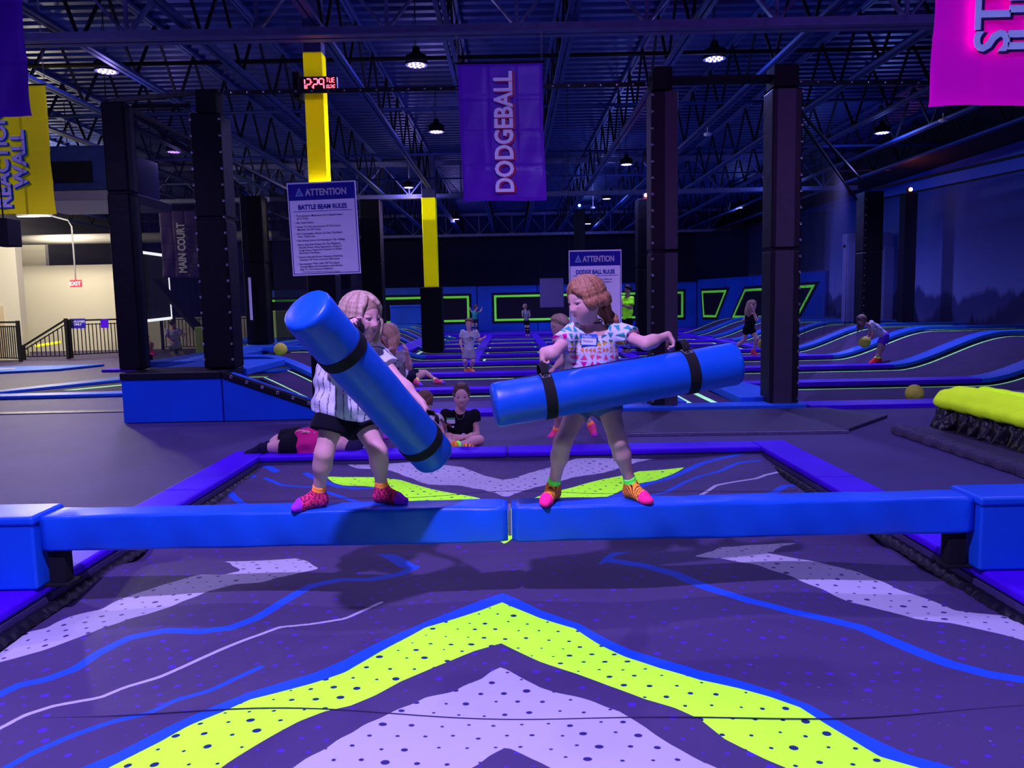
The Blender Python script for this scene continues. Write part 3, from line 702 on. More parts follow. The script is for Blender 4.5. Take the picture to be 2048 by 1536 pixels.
tag(MB().box((-4.9, 35.5, -.1), (9.5, 40.25, .04)).build('court_deck', M_purple), 'purple padded deck in front of the padded back wall', 'pad')
# left plateau and the blue corner block and wedge with its net hem
tag(MB().box((-2.2, 10.2, .005), (1.75, 10.94, .045)).build('court_pad', mat('dark_violet_vinyl', (.05, .02, .2), .5, .3), bevel=.01), 'dark flat pad at the foot of the yellow column at the front of the court', 'pad')
t = thing('corner_block', 'big blue padded corner block under the two black columns on the left', 'padded block', (-4.25, 10.0, 0))
MB().box((-4.89, 9.72, .005), (-3.64, 10.5, .56)).build('front_cover', M_blue, t, bevel=.012)
MB().box((-4.9, 9.70, .55), (-3.63, 10.56, .64)).build('top_hem', M_black, t, bevel=.015)
t = thing('wedge_block', 'blue padded wedge sloping down to the right from the corner block behind the lying adult', 'padded block', (-3.0, 10.0, 0))
MB().prismY([(-3.625, .005), (-2.3, .005), (-2.3, .06), (-3.625, .555)], 9.72, 10.1).build('front_cover', M_blue, t, bevel=.01)
MB().prismY([(-3.625, .55), (-2.25, .05), (-2.25, .13), (-3.625, .635)], 9.70, 9.82).build('top_hem', M_black, t, bevel=.01)
MB().prismY([(-3.625, .56), (-2.28, .06), (-2.28, .10), (-3.625, .60)], 9.83, 10.12).build('top_pad', M_blue2, t, bevel=.01)
def eyelets(pts, name, label, r=.016, parent=None, nrm=(0, -1, 0), cat='eyelet row'):
    b = MB()
    for p in pts:
        b.lathe(p, [(r, -.003), (r * 1.15, .003), (r * .75, .005), (r * .55, -.003)], 10, axis=nrm)
    o = b.build(name, M_grom, parent, smooth=True)
    o['kind'] = 'stuff' if False else o.get('kind', 'part') if False else 'part'
    del o['kind']
    return o
for k in range(6):
    x = -3.5 + k * .19; MB().lathe((x, 9.695, .605 - (x + 3.6) * .37), [(.018, -.003), (.022, .003), (.013, .006), (.010, -.003)], 10, axis=(0, -1, 0)).build('eyelet', M_grom, t, smooth=True)
tag(MB().box((-4.9, 10.57, .50), (-3.6, 12.4, .61)).build('plateau_pad', M_blue2, bevel=.02), 'blue pad on the raised plateau behind the corner block', 'pad')
tag(MB().box((-5.95, 12.5, .50), (-4.92, 20.4, .60)).build('plateau_pad', M_blue2, bevel=.02), 'blue raised deck running back left of the court behind the two left columns', 'pad')
tag(MB().box((-7.6, 20.42, .50), (-4.92, 35, .60)).build('plateau_pad', M_blue2, bevel=.02), 'far blue raised deck carrying the two seated children', 'pad')
tag(MB().prism([(-9.6, 18.2), (-6.0, 17.9), (-6.0, 18.4), (-9.6, 18.7)], .003, .07).build('court_pad', M_purple, bevel=.015), 'purple pad of the main court seen through the left net, nearer one', 'pad')
tag(MB().prism([(-9.9, 21.9), (-7.62, 21.7), (-7.62, 22.2), (-9.9, 22.4)], .003, .07).build('court_pad', M_purple, bevel=.015), 'purple pad of the main court seen through the left net, farther one', 'pad')
t = thing('trampoline', 'dark trampoline bed under the running child seen through the left net', 'trampoline', (-8, 20, 0))
MB().box((-9.8, 18.75, .003), (-7.65, 21.65, .012)).build('jump_bed', M_bed, t); MB().box((-9.8, 21.45, .013), (-7.65, 21.52, .017)).build('neon_stripe', M_neon, t)
# floor-level trampoline left of the block
t = thing('trampoline', 'floor-level trampoline with blue frame pads left of the corner block, half hidden by it', 'trampoline', (-6.6, 14.6, .0))
def flatpad(pts, z0, z1, name, m, par=None):
    return MB().prism([tuple(p[:2]) for p in pts], z0, z1).build(name, m, par, bevel=.015)
flatpad([(-9.6, 12.7), (-4.95, 12.95), (-4.95, 13.35), (-9.2, 13.15)], .005, .06, 'frame_pad', M_blue2, t)
flatpad([(-9.6, 12.72), (-9.15, 13.17), (-7.6, 15.9), (-4.95, 17.0), (-4.95, 17.9), (-8.0, 16.8)], .005, .06, 'frame_pad', M_blue2, t)
flatpad([(-9.1, 13.2), (-4.96, 13.38), (-4.96, 16.9), (-7.5, 15.8)], .005, .012, 'jump_bed', M_bed, t)
MB().prism([(-8.1, 14.0), (-7.9, 14.0), (-6.65, 15.75), (-4.96, 15.9), (-4.96, 16.02), (-6.7, 15.87)], .013, .018).build('neon_stripe', M_neon, t)
t = thing('trampoline', 'pale blue framed trampoline by the entrance at the left picture edge', 'trampoline', (-13.0, 19.0, .0))
flatpad([(-15.5, 16.6), (-11.0, 18.9), (-10.6, 20.3), (-15.5, 19.9)], .005, .06, 'frame_pad', M_blue2, t)
flatpad([(-15.4, 17.6), (-12.2, 19.1), (-12.4, 19.5), (-15.4, 19.4)], .061, .064, 'jump_bed', mat('grey_bed', (.35,.33,.4), .6), t)
tag(MB().box((-9.6, 10.85, .002), (-4.92, 11.08, .012)).build('floor_strip', mat('dark_mat', (.05, .035, .10), .5, .4, (18, .5)), bevel=.003), 'thin dark floor strip crossing the rubber floor left of the corner block', 'mat')
# blue walkway between the two right columns
t = thing('entry_walkway', 'blue padded walkway with a short neon-striped bed between the two right black columns', 'walkway', (2.7, 10.9, 0))
flatpad([(1.3, 9.75), (3.72, 9.75), (3.72, 10.1), (1.3, 10.1)], .005, .07, 'frame_pad', M_blue2, t)
flatpad([(2.98, 10.11), (3.68, 10.11), (3.68, 11.2), (3.5, 12.45), (3.05, 12.45)], .01, .13, 'frame_pad', M_blue2, t)
flatpad([(1.78, 10.11), (2.28, 10.11), (2.28, 12.45), (1.78, 12.45)], .01, .09, 'frame_pad', M_blue2, t)
MB().box((2.29, 10.11, .005), (2.97, 12.45, .03)).build('jump_bed', M_bed, t)
MB().box((2.33, 10.12, .031), (2.40, 12.4, .036)).build('neon_stripe', M_neon, t)
MB().box((2.66, 10.12, .031), (2.74, 12.4, .036)).build('neon_stripe', M_neon, t)
# ------------------------------------------------------------------ padded back wall with neon framed wall trampolines
def frame_poly(pts, w_):    # inner offset polygon
    n = len(pts); out = []
    for i in range(n):
        a, b_, c = Vector(pts[i-1]), Vector(pts[i]), Vector(pts[(i+1) % n])
        d1 = (b_ - a).normalized(); d2 = (c - b_).normalized(); n1 = Vector((-d1.y, d1.x)); n2 = Vector((-d2.y, d2.x))
        k = (n1 + n2).normalized(); out.append(tuple(b_ + k * (w_ / max(.3, k.dot(n1)))))
    return out
def wall_panel(o, ux, pts, label):
    """pts in (u,z) on a wall starting at o (x,y) along unit ux (2D); a black bed with a neon outline set on a blue padded wall"""
    ux = Vector((*ux, 0)); nrm = Vector((ux.y, -ux.x, 0))
    def W(u, z, d): return Vector((o[0], o[1], 0)) + ux * u + Vector((0, 0, z)) + nrm * d
    t = thing('wall_trampoline', label, 'wall trampoline', W(sum(p[0] for p in pts)/len(pts), min(p[1] for p in pts), 0))
    n = len(pts)
    b = MB(); b.add([W(u, z, .02) for u, z in pts] + [W(u, z, -.0) for u, z in pts], [tuple(range(n)), tuple(range(n, 2*n))[::-1]] + [(i, n+i, n+(i+1)%n, (i+1)%n) for i in range(n)])
    b.build('jump_bed', M_bed_dark, t)
    o1 = frame_poly(pts, .12); o2 = frame_poly(pts, .225); b = MB()
    vs_ = [W(u, z, .025) for u, z in o1] + [W(u, z, .025) for u, z in o2] + [W(u, z, .035) for u, z in o1] + [W(u, z, .035) for u, z in o2]
    fs = []
    for i in range(n):
        j = (i+1) % n; fs += [(2*n+i, 2*n+j, 3*n+j, 3*n+i), (i, j, 2*n+j, 2*n+i), (n+i, n+j, 3*n+j, 3*n+i)]
    b.add(vs_, fs).build('neon_outline', fluo('neon_green_outline', (.75, 4.2, .16)), t)
M_bed_dark = mat('dark_jump_bed', (.020, .016, .035), .8, .15)
BW = 40.3
t = thing('padded_wall', 'long blue padded wall across the back of the court', 'padded wall', (0, BW + .2, 0))
M_bwall = mat('back_wall_vinyl', (.008, .10, .68), .5, .3, (2, .2), (1, .15))
seg_x = [-13.2, -10.2, -7.2, -4.6, -1.7, 1.4, 4.6, 7.4, 9.6]
for a, c in zip(seg_x[:-1], seg_x[1:]):
    MB().box((a + .015, BW, .0), (c - .015, BW + .3, 2.36)).build('pad_panel', M_bwall, t, bevel=.03)
def rect(a, b_, z0=.42, z1=1.98): return [(a, z0), (b_, z0), (b_, z1), (a, z1)]
wall_panel((0, BW), (1, 0), rect(-12.9, -9.6), 'neon-outlined black wall trampoline at the far left, behind the seated pair')
wall_panel((0, BW), (1, 0), rect(-9.1, -2.0), 'wide neon-outlined black wall trampoline behind the second yellow column')
wall_panel((0, BW), (1, 0), rect(-.95, 4.5), 'neon-outlined black wall trampoline behind the small child with her back turned')
wall_panel((0, BW), (1, 0), rect(5.2, 9.0), 'neon-outlined black wall trampoline between the two right black columns')
# angled wing on the right
A0 = Vector((9.6, BW)); A1 = Vector((12.45, 31.0)); L_ = (A1 - A0).length; ua = (A1 - A0).normalized()
t = thing('padded_wall', 'angled blue padded wall wing at the back right of the court', 'padded wall', (11, 36, 0))
nrm2 = Vector((ua.y, -ua.x)); 
for k in range(4):
    a = A0 + ua * (L_ * k / 4 + .02); c = A0 + ua * (L_ * (k + 1) / 4 - .02); za = 2.4 + .12 * k / 4; b = MB()
    q = [(a.x, a.y), (c.x, c.y), (c.x - nrm2.x * .3, c.y - nrm2.y * .3), (a.x - nrm2.x * .3, a.y - nrm2.y * .3)]
    b.prism(q, -.05, 2.45).build('pad_panel', M_bwall, t, bevel=.03)
wall_panel(A0, ua, [(.55, .42), (1.9, .42), (3.0, 1.98), (.35, 1.98)], 'small trapezoid wall trampoline with neon outline left of the girl in dark shorts')
wall_panel(A0, ua, [(3.0, .42), (8.1, .42), (9.4, 2.05), (4.2, 1.98)], 'large slanted wall trampoline with neon outline behind the girl in dark shorts')
# dark curtain nets hanging over the back wall
M_net = mat('black_net', (.012, .012, .03), .9, .1, None, None, 0, .45)
M_netd = mat('dense_black_net', (.010, .010, .028), .9, .1, None, None, 0, .12)
def net(a, b_, z0, z1, name, label, m=None, sag=0, cat='net'):
    t = thing(name, label, cat, ((a[0]+b_[0])/2, (a[1]+b_[1])/2, z0))
    n = 40; vs_ = []
    for i in range(n + 1):
        k = i / n; x = a[0] + (b_[0]-a[0])*k; y = a[1] + (b_[1]-a[1])*k; wv = .02*math.sin(i*1.3)+.012*math.sin(i*2.9)
        d = Vector((b_[1]-a[1], a[0]-b_[0])).normalized() * wv
        vs_ += [(x + d.x, y + d.y, z0), (x, y, z1)]
    MB().add(vs_, [(2*i, 2*i+2, 2*i+3, 2*i+1) for i in range(n)]).build('mesh_sheet', m or M_net, t, smooth=True)
    MB().bar((a[0], a[1], z1), (b_[0], b_[1], z1), .04).build('top_hem', M_blackm, t)
    return t
net((-13, 40.0), (9.4, 40.0), 2.38, 4.9, 'curtain_net', 'dense black net curtain hanging above the padded back wall', M_netd)
net((9.45, 39.9), (12.4, 31.0), 2.5, 4.75, 'curtain_net', 'black net curtain hanging above the angled wall wing')
net((3.62, 10.45), (9.3, 21.2), .70, 3.98, 'side_net', 'see-through black net running from the second right column back to the far right column')
net((9.9, 21.6), (12.3, 10.0), .70, 4.0, 'side_net', 'see-through black net in front of the mountain mural at the right picture edge')
net((-4.76, 10.25), (-4.02, 10.25), .64, 4.0, 'side_net', 'see-through black net between the leftmost column and the wide column beside it')
net((-4.95, 10.5), (-5.8, 17.5), .64, 4.05, 'side_net', 'see-through black net running back from the leftmost column', M_net)
net((-5.4, 18.0), (-4.9, 26.0), .64, 4.05, 'side_net', 'see-through black net running back from the narrow third column on the left', M_netd)
# ------------------------------------------------------------------ columns
def column(x, y, w_, z0, z1, label, cap=True, seam=None, m=None, eye=None, d=None, top=None, name='padded_column'):
    d = d or w_; t = thing(name, label, 'column', (x, y, z0)); z = seam or (z0 + (z1 - z0) * .55)
    for a, c in ((z0 + .003, z - .012), (z + .012, z1)):
        MB().box((x - w_/2, y - d/2, a), (x + w_/2, y + d/2, c)).build('padding', m or M_pad, t, bevel=.03, seg=3)
    MB().box((x - w_/2 + .015, y - d/2 + .015, z - .02), (x + w_/2 - .015, y + d/2 - .015, z + .02)).build('seam_band', M_blackm, t)
    if cap: MB().box((x - w_*.32, y - d*.32, z1 - .01), (x + w_*.32, y + d*.32, z1 + .30)).build('steel_core', M_blackm, t)
    if eye:
        for ex, ey, nrm in eye:
            k = z0 + .12
            while k < z1 - .05:
                MB().lathe((x + ex, y + ey, k), [(.013, -.002), (.017, .003), (.011, .005), (.008, -.002)], 8, axis=nrm).build('eyelet', M_grom, t, smooth=True); k += .20
    return t
M_pad = mat('black_column_vinyl', (.004, .004, .009), .55, .15, (5, .4))
M_pad2 = mat('paler_black_column_vinyl', (.013, .011, .018), .5, .22, (5, .4))  # slightly paler black for the right column pair
column(-4.93, 10.2, .29, .645, 4.02, 'leftmost black padded column standing on the blue corner block', cap=False, seam=2.9)
column(-3.76, 10.2, .39, .645, 3.85, 'wide black column wrapped in an eyeletted net sleeve on the blue corner block', seam=2.55, eye=[(-.18, -.20, (0, -1, 0)), (.18, -.20, (0, -1, 0))])
column(-5.7, 17.8, .48, .605, 3.9, 'black padded column behind the wide eyeletted column, left of the battle beam sign', cap=False)
column(1.95, 10.08, .34, .005, 3.98, 'black padded column behind the right girl, left one of the right pair', seam=2.02, m=M_pad2, eye=[(-.15, -.175, (0, -1, 0))])
column(3.47, 10.08, .38, .005, 3.98, 'black padded column right of the blue club, right one of the right pair', seam=2.02, m=M_pad2, eye=[(.175, -.195, (0, -1, 0))])
column(3.66, 21.2, .50, .055, 4.1, 'dark column with a red spotlight on top behind the left column of the right pair', cap=False)
column(-4.15, 24.0, .60, .4, 4.6, 'dark column far behind the blonde girl in the striped blouse', cap=False)
column(2.72, 30.5, .42, .055, 5.0, 'thin far column with a blue spotlight on top above the dodge ball rules sign', cap=False)
column(9.75, 21.4, .52, .65, 4.2, 'black column on the right slope with eyelets, left of the white tower', cap=False, eye=[(-.22, -.265, (0, -1, 0))])
column(11.6, 23.0, .36, .65, 4.35, 'slim black column with an orange spotlight on top in front of the mural', cap=False)
t = thing('cross_bar', 'black steel bar joining the tops of the two right black columns', 'bar', (2.7, 10.3, 4.1))
MB().box((1.95 - .16, 10.02, 4.09), (3.47 + .16, 10.14, 4.17)).build('bar', M_blackm, t, bevel=.004)
MB().box((1.80, 9.9, 3.99), (2.0, 10.2, 4.24)).build('clamp', M_blackm, t, bevel=.006)
MB().box((3.30, 9.9, 4.0), (3.6, 10.22, 4.26)).build('clamp', M_blackm, t, bevel=.006)
# net cable across the front
t = thing('net_cable', 'black eyeletted net hem stretched across the front of the court behind the banner', 'cable', (-1, 10.3, 4.15))
MB().box((-3.6, 10.29, 4.13), (1.78, 10.31, 4.185)).build('hem', M_black, t)
for k in range(26): MB().lathe((-3.5 + k*.205, 10.285, 4.158), [(.010, -.002), (.014, .003), (.008, .004)], 8, axis=(0, -1, 0)).build('eyelet', M_grom, t)
t = thing('net_cable', 'black eyeletted net hem running from the second right column toward the pink banner', 'cable', (5, 10.6, 4.15))
MB().bar((3.66, 10.4, 4.17), (8.0, 10.9, 4.20), .05).build('hem', M_black, t)
for k in range(18): MB().lathe((3.8 + k*.23, 10.37 + k*.0265, 4.175), [(.010, -.002), (.014, .003), (.008, .004)], 8, axis=(0, -1, 0)).build('eyelet', M_grom, t)
tag(MB().bar((-4.93, 10.1, 4.045), (-4.93, 24.0, 4.045), .05).build('net_cable', M_black), 'black net cable running back from the top of the leftmost column', 'cable')
tag(MB().bar((-4.89, 10.12, 4.045), (-3.62, 10.12, 4.13), .05).build('net_cable', M_black), 'short black net hem joining the tops of the two left columns', 'cable')
tag(MB().bar((9.9, 21.5, 4.3), (12.5, 9.0, 4.32), .06).build('net_cable', M_blackm), 'black net cable rising to the right picture edge in front of the mural', 'cable')
tag(MB().bar((3.7, 10.7, 4.1), (9.7, 21.3, 4.25), .04).build('net_cable', M_blackm), 'black net cable running back from the second right column', 'cable')
for cx_, a_, c_, lab in ((1.95, .0, .165, 'x'), (3.47, -.14, .10, 'y')):  # paler grey panels on the fronts of the right column pair
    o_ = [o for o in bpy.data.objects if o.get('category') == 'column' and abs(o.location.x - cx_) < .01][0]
    for z0_, z1_ in ((.01, 2.0), (2.04, 3.97)): MB().box((cx_ + a_, 10.08 - (.183 if cx_ < 3 else .203), z0_), (cx_ + c_, 10.08 - .16, z1_)).build('paler_front_pad', mat('paler_grey_vinyl', (.060, .052, .078), .5, .25, (9, .4)), o_, bevel=.012)
# yellow posts
def yellow_post(x, y, w_, zp, zy0, zy1, label):
    t = thing('yellow_column', label, 'column', (x, y, 0))
    MB().box((x - w_/2, y - w_/2, .0), (x + w_/2, y + w_/2, DECK - .1)).build('steel_column', M_gird, t, bevel=.012)
    MB().box((x - w_/2 - .004, y - w_/2 - .004, zy0), (x + w_/2 + .004, y + w_/2 + .004, zy1)).build('yellow_paint', M_yel, t, bevel=.012)
    MB().box((x - w_*.8, y - w_*.8, .005), (x + w_*.8, y + w_*.8, zp)).build('black_padding', M_pad, t, bevel=.03)
yellow_post(-2.50, 10.6, .235, 1.85, 1.86, 4.70, 'bright yellow steel column behind the battle beam rules sign')
yellow_post(-2.39, 24.0, .40, 1.95, 1.96, 4.62, 'second yellow column with black padding, far behind between the two girls')
# ------------------------------------------------------------------ coloured spotlights on the far columns
def spotlight(x, y, z, col, pw, label):
    t = thing('stage_light', label, 'spotlight', (x, y, z))
    MB().lathe((x, y, z + .02), [(0, 0), (.06, 0), (.07, .05), (.07, .14), (0, .16)], 12).build('housing', M_blackm, t)
    MB().lathe((x, y - .1, z + .1), [(0, -.03), (.045, -.02), (.05, .0), (.045, .02), (0, .03)], 12, axis=(0, 1, 0)).build('lens', mat('lit_lens_' + label.split()[0], col, .5, emit=(col, 60)), t, smooth=True)
    ld = bpy.data.lights.new('spot_glow', 'POINT'); ld.energy = pw; ld.color = col; ld.shadow_soft_size = .05
    lo = bpy.data.objects.new('spot_glow', ld); link(lo, t); lo.location = (0, -.2, .1)
spotlight(2.72, 30.5, 5.0, (.05, .15, 1), 8, 'blue small spotlight on the thin far column above the dodge ball rules sign')
spotlight(3.66, 21.2, 4.1, (1, .04, .03), 4, 'red small spotlight beside the top of the left column of the right pair')
spotlight(11.6, 23.0, 4.35, (1, .16, .04), 4, 'orange small spotlight on the slim column in front of the mural')
# ------------------------------------------------------------------ tower on the right
M_tow = mat('pale_tower_panel', (.22, .24, .55), .6, .3)
t = thing('climbing_tower', 'pale lavender tower frame standing by the mural behind the slim black column', 'tower', (11.4, 25.5, .6))
MB().box((10.9, 25.4, .62), (11.15, 25.8, 3.1)).build('upright', M_tow, t, bevel=.01)
MB().box((12.1, 25.4, .62), (12.4, 25.8, 3.0)).build('upright', M_tow, t, bevel=.01)
MB().box((10.9, 25.5, 2.95), (12.4, 25.9, 3.45)).build('lintel', M_tow, t, bevel=.05)
MB().box((11.16, 25.75, .62), (12.09, 25.85, 2.94)).build('back_panel', mat('dim_tower_panel', (.08, .09, .3), .6), t)
# ------------------------------------------------------------------ lime boxes and box by the back wall
for a, c, lab in (((-8.7, 21.5, .0), (-8.2, 22.2, 0.95), 'lime padded box right of the running boy in the lavender shirt'), ((-6.4, 21.0, .605), (-5.85, 21.7, 1.35), 'lime padded box right of the wide eyeletted column')):
    tag(MB().box(a, c).build('lime_box', mat('lime_vinyl_dim', (.42, .62, .10), .5, .3, (3, .3)), bevel=.03), lab, 'padded box')
t = thing('vault_box', 'blue padded vault box in front of the padded back wall', 'padded box', (-5.9, 33, .05))
MB().box((-5.1, 33.2, .64), (-3.75, 34.4, 1.35)).build('body', M_bwall, t, bevel=.03); MB().box((-5.12, 33.18, 1.35), (-3.73, 34.42, 1.45)).build('lid', M_bwall, t, bevel=.02)
t = thing('ladder_tower', 'black tower with thin pale steps above the lime box on the left', 'tower', (-8.6, 23.3, 0))
MB().box((-9.0, 23.2, 0), (-8.2, 23.6, 2.2)).build('frame', M_blackm, t)
for k in range(4): MB().box((-8.98, 23.14, .98 + .28*k), (-8.22, 23.19, 1.0 + .28*k)).build('step', mat('pale_step', (.6, .6, .7), .5), t)
# ------------------------------------------------------------------ lit rectangle, dark board, slide on the left
t = thing('lit_frame', 'dark board outlined with white light tubes seen through the net on the left', 'lit frame', (-11.6, 24.5, 1.0))
fp = [P(272, 503, 25.5), P(336, 512, 25.5), P(345, 636, 25.5), P(283, 643, 25.5)]
MB().add([tuple(p) for p in fp] + [tuple(p + np.array([0, .1, 0])) for p in fp], [(0,1,2,3), (7,6,5,4), (0,4,5,1), (1,5,6,2), (2,6,7,3), (3,7,4,0)]).build('board', M_blackm, t)
for px_ in (fp[2], fp[3]): MB().box((px_[0] - .05, 25.5, 0), (px_[0] + .05, 25.6, px_[2] + .1)).build('leg', M_blackm, t)
for i in range(4):
    a, c = fp[i], fp[(i+1) % 4]
    MB().tube([a + np.array([0, -.05, 0]), c + np.array([0, -.05, 0])], .045 if i != 1 else .02, 8).build('light_tube', mat('lit_white_tube', (1,1,1), .5, emit=((.85, .9, 1), 3.5 )), t)
pole = tag(MB().bar(P(310, 560, 24.5), P(440, 705, 23.6), .34, .1).build('slide_rail', M_black), 'dark slanted rail beside the lit frame behind the left net', 'rail')
# ------------------------------------------------------------------ railings
def fence(a, b_, za, zb, h, label, gap=.105, h1=None):
    a = Vector(a); b_ = Vector(b_); L = (b_ - a).length; t = thing('railing', label, 'railing', ((a.x+b_.x)/2, (a.y+b_.y)/2, min(za, zb)))
    h1 = h if h1 is None else h1
    def pt(k, z): p = a.lerp(b_, k); z = z if z < .2 or h1 == h else z - h + h + (h1 - h)*k; return (p.x, p.y, za + (zb - za)*k + z)
    MB().bar(pt(0, h), pt(1, h), .05).build('top_rail', M_blackm, t); MB().bar(pt(0, h - .13), pt(1, h - .13), .03).build('second_rail', M_blackm, t); MB().bar(pt(0, .1), pt(1, .1), .03).build('bottom_rail', M_blackm, t)
    for k in (0, 1): MB().bar(pt(k, -.0), pt(k, h + .04), .08).build('post', M_blackm, t)
    n = int(L / gap)
    for i in range(1, n): MB().bar(pt(i/n, .1), pt(i/n, h - .1), .022).build('baluster', M_blackm, t)
fence((-16.8, 24.0), (P(40, 700, 22.6)[0], 22.6), .02, .02, 1.15, 'black metal railing at the left picture edge below the cream wall')
fence((P(47, 700, 23.85)[0], 23.85), (P(136, 700, 23.85)[0], 23.85), .0, .0, .42, 'black stair railing rising to the right in front of the cream wall', .13, h1=1.2)
fence((P(142, 700, 24.0)[0], 24.0), (P(240, 700, 25.0)[0], 25.0), .02, .02, 1.15, 'black metal railing in front of the cream wall, left of the leftmost column')
fence((-12.4, 27.8), (-8.6, 27.8), .02, .02, 1.2, 'black metal railing seen below the lit frame through the net', .12)
# exit sign
t = thing('exit_sign', 'red lit EXIT sign hanging on a bent conduit in front of the cream wall', 'sign', tuple(P(152, 572, 24.5)))
q = P(152, 567, 24.5); MB().box((q[0] - .17, 24.46, q[2] - .11), (q[0] + .17, 24.54, q[2] + .11)).build('sign_body', mat('exit_sign_red', (.8, .02, .03), .5, emit=((1, .03, .05), 1.6)), t, bevel=.01)
text('EXIT', .17, (q[0], 24.45, q[2] - .06), t, mat('exit_letters', (1, .5, .5), .5, emit=((1, .45, .45), 2.5)), bold=.02, align='CENTER')
MB().tube([(q[0], 24.5, q[2] + .11), (q[0], 24.5, 4.05), (q[0] - .1, 24.5, 4.25), (q[0] - 1.3, 24.3, 4.6), (q[0] - 1.3, 24.3, DECK - .02)], .025, 8).build('conduit', mat('pale_conduit', (.6, .6, .6), .4), t, smooth=True)
for px, py, w2, h2, m_, lab, tx in ((156, 647, .46, .30, M_navy, 'dark blue EMPLOYEES ONLY sign on the railing', 'EMPLOYEES\nONLY'), (209, 647, .24, .28, M_purple, 'small purple notice on the railing left of the leftmost column', None)):
    q = P(px, py, 24.10 if px < 200 else 24.64); t = thing('railing_sign', lab, 'sign', tuple(q)); MB().box((q[0]-w2/2, q[1]-.01, q[2]-h2/2), (q[0]+w2/2, q[1]+.01, q[2]+h2/2)).build('board', m_, t)
    if tx: text(tx, .085, (q[0], q[1]-.014, q[2]+.03), t, M_white, bold=.015, align='CENTER')
tag(MB().bar(P(72, 692, 24.6), P(120, 684, 24.6), .06).build('stair_nosing', M_yel), 'yellow hazard strip behind the stair railing', 'strip')
# loudspeaker at the left edge
q = P(8, 468, 10.5); tag(MB().box((q[0]-.12, 10.4, q[2]-.16), (q[0]+.11, 10.7, q[2]+.2)).box((q[0]-.01, 10.5, q[2]+.2), (q[0]+.01, 10.52, DECK-.05)).build('loudspeaker', M_blackm, bevel=.01), 'small black loudspeaker hanging at the left picture edge under the lime banner', 'speaker')
# smoke detectors
for px, py, Y in ((1415, 268, 16.1), (1186, 415, 28.2), (1886, 240, 15.35)):
    q = P(px, py, Y); tag(MB().lathe(q, [(0, -.04), (.07, -.03), (.08, .01), (.04, .03), (.01, .04), (.01, 4.86 - q[2] if px != 1186 else DECK - q[2] - .1)], 14).build('smoke_detector', M_white, smooth=True), {1415: 'white dome detector between the two right black columns', 1186: 'pale dome detector right of the blue spotlight', 1886: 'pale dome detector below the pink banner'}[px], 'detector')
# ------------------------------------------------------------------ floor mats and the small airbag at the right
M_tmat = mat('woven_floor_mat', (.055, .042, .095), .42, .45, (45, .8, (1, 2.2, 1)))
tag(MB().prism([(1.12, 8.08), (3.46, 8.0), (4.35, 8.95), (3.9, 9.68), (1.0, 9.68)], .003, .035).build('floor_mat', M_tmat, bevel=.012), 'large dark woven floor mat in front of the two right black columns', 'mat')
t = thing('mat_edge_highlight', 'thin painted edging strip along the front of the large woven floor mat', 'strip', (2.3, 8.06, 0))  # highlight on the mat's front edge, painted as a paler strip
MB().prism([(1.13, 8.03), (3.47, 7.95), (3.47, 7.99), (1.13, 8.07)], .003, .03).build('highlight', mat('highlight_grey', (.16, .13, .26), .5, .4, (30, .6)), t)
t = thing('floor_mat', 'long dark padded strip with a gathered edge in front of the black inflatable', 'mat', (4.15, 6.4, 0))
MB().prism([(3.93, 8.0), (4.5, 8.0), (4.6, 4.0), (3.86, 4.0)], .003, .05).build('flat_strip', M_tmat, t, bevel=.012)
vs_ = []
for i in range(301):
    y = 4.0 + i * .0131; g = .008 * math.sin(i * 1.1) + .006 * math.sin(i * .47)
    vs_ += [(3.88 + .01*math.sin(i*.3), y, .006), (3.885 + g, y, .055 + g), (4.0 + g, y, .075 + g * .8), (4.08, y, .052)]
MB().add(vs_, [(i*4+j, i*4+j+1, (i+1)*4+j+1, (i+1)*4+j) for i in range(300) for j in range(3)]).build('gathered_edge', M_tmat, t, smooth=True)
# small inflatable: black glossy body, lime cover, grey sheet behind
t = thing('inflatable_airbag', 'black glossy inflatable with a lime padded cover at the right picture edge', 'inflatable', (5.2, 6.6, 0))
pr = []
random.seed(3)
pr.append(cone((4.58, 7.95, .17), (4.58, 3.9, .17), .16, .16, .05)); pr.append(cone((4.6, 7.95, .14), (7.2, 7.95, .14), .14, .14, .05))
for k in range(22):
    y = 8.0 - k * .2 + .06*random.random(); pr.append(cone((4.45 + .03*random.random(), y, .28), (4.40 + .05*random.random(), y - .05, .04), .030, .075 + .03*random.random(), .06))
M_gloss = mat('black_glossy_pvc', (.005, .005, .009), .30, .45, (9, .6))
implicit('inflated_body', pr, .018, M_gloss, t, disp=lambda Q: .008*np.sin(Q[..., 1]*31 + 3*np.sin(Q[..., 2]*14)) + .007*np.sin(Q[..., 1]*67 + Q[..., 2]*30))
pr = [cone((4.62, 7.95, .37), (4.62, 3.9, .37), .10, .10, .06), cone((4.40, 8.0, .30), (4.40, 3.9, .30), .05, .05, .10), cone((4.50, 8.0, .35), (4.50, 3.9, .35), .07, .07, .1), cone((4.85, 7.95, .36), (4.85, 3.9, .36), .10, .10, .06), cone((4.5, 8.05, .34), (5.0, 8.1, .36), .07, .07, .06)]
implicit('lime_cover', pr, .02, fluo('lime_cover_vinyl', (1.35, 2.5, .04)), t, disp=lambda Q: .004*np.sin(Q[..., 1]*21 + 5*np.sin(Q[..., 0]*9) + 2*np.sin(Q[..., 2]*17)) + .003*np.sin(Q[..., 1]*47 + Q[..., 0]*51))
MB().box((4.93, 3.8, .30), (7.6, 8.1, .40)).build('grey_top_sheet', mat('grey_airbag_sheet', (.16, .13, .24), .55, .4, (3, .6)), t, bevel=.04)
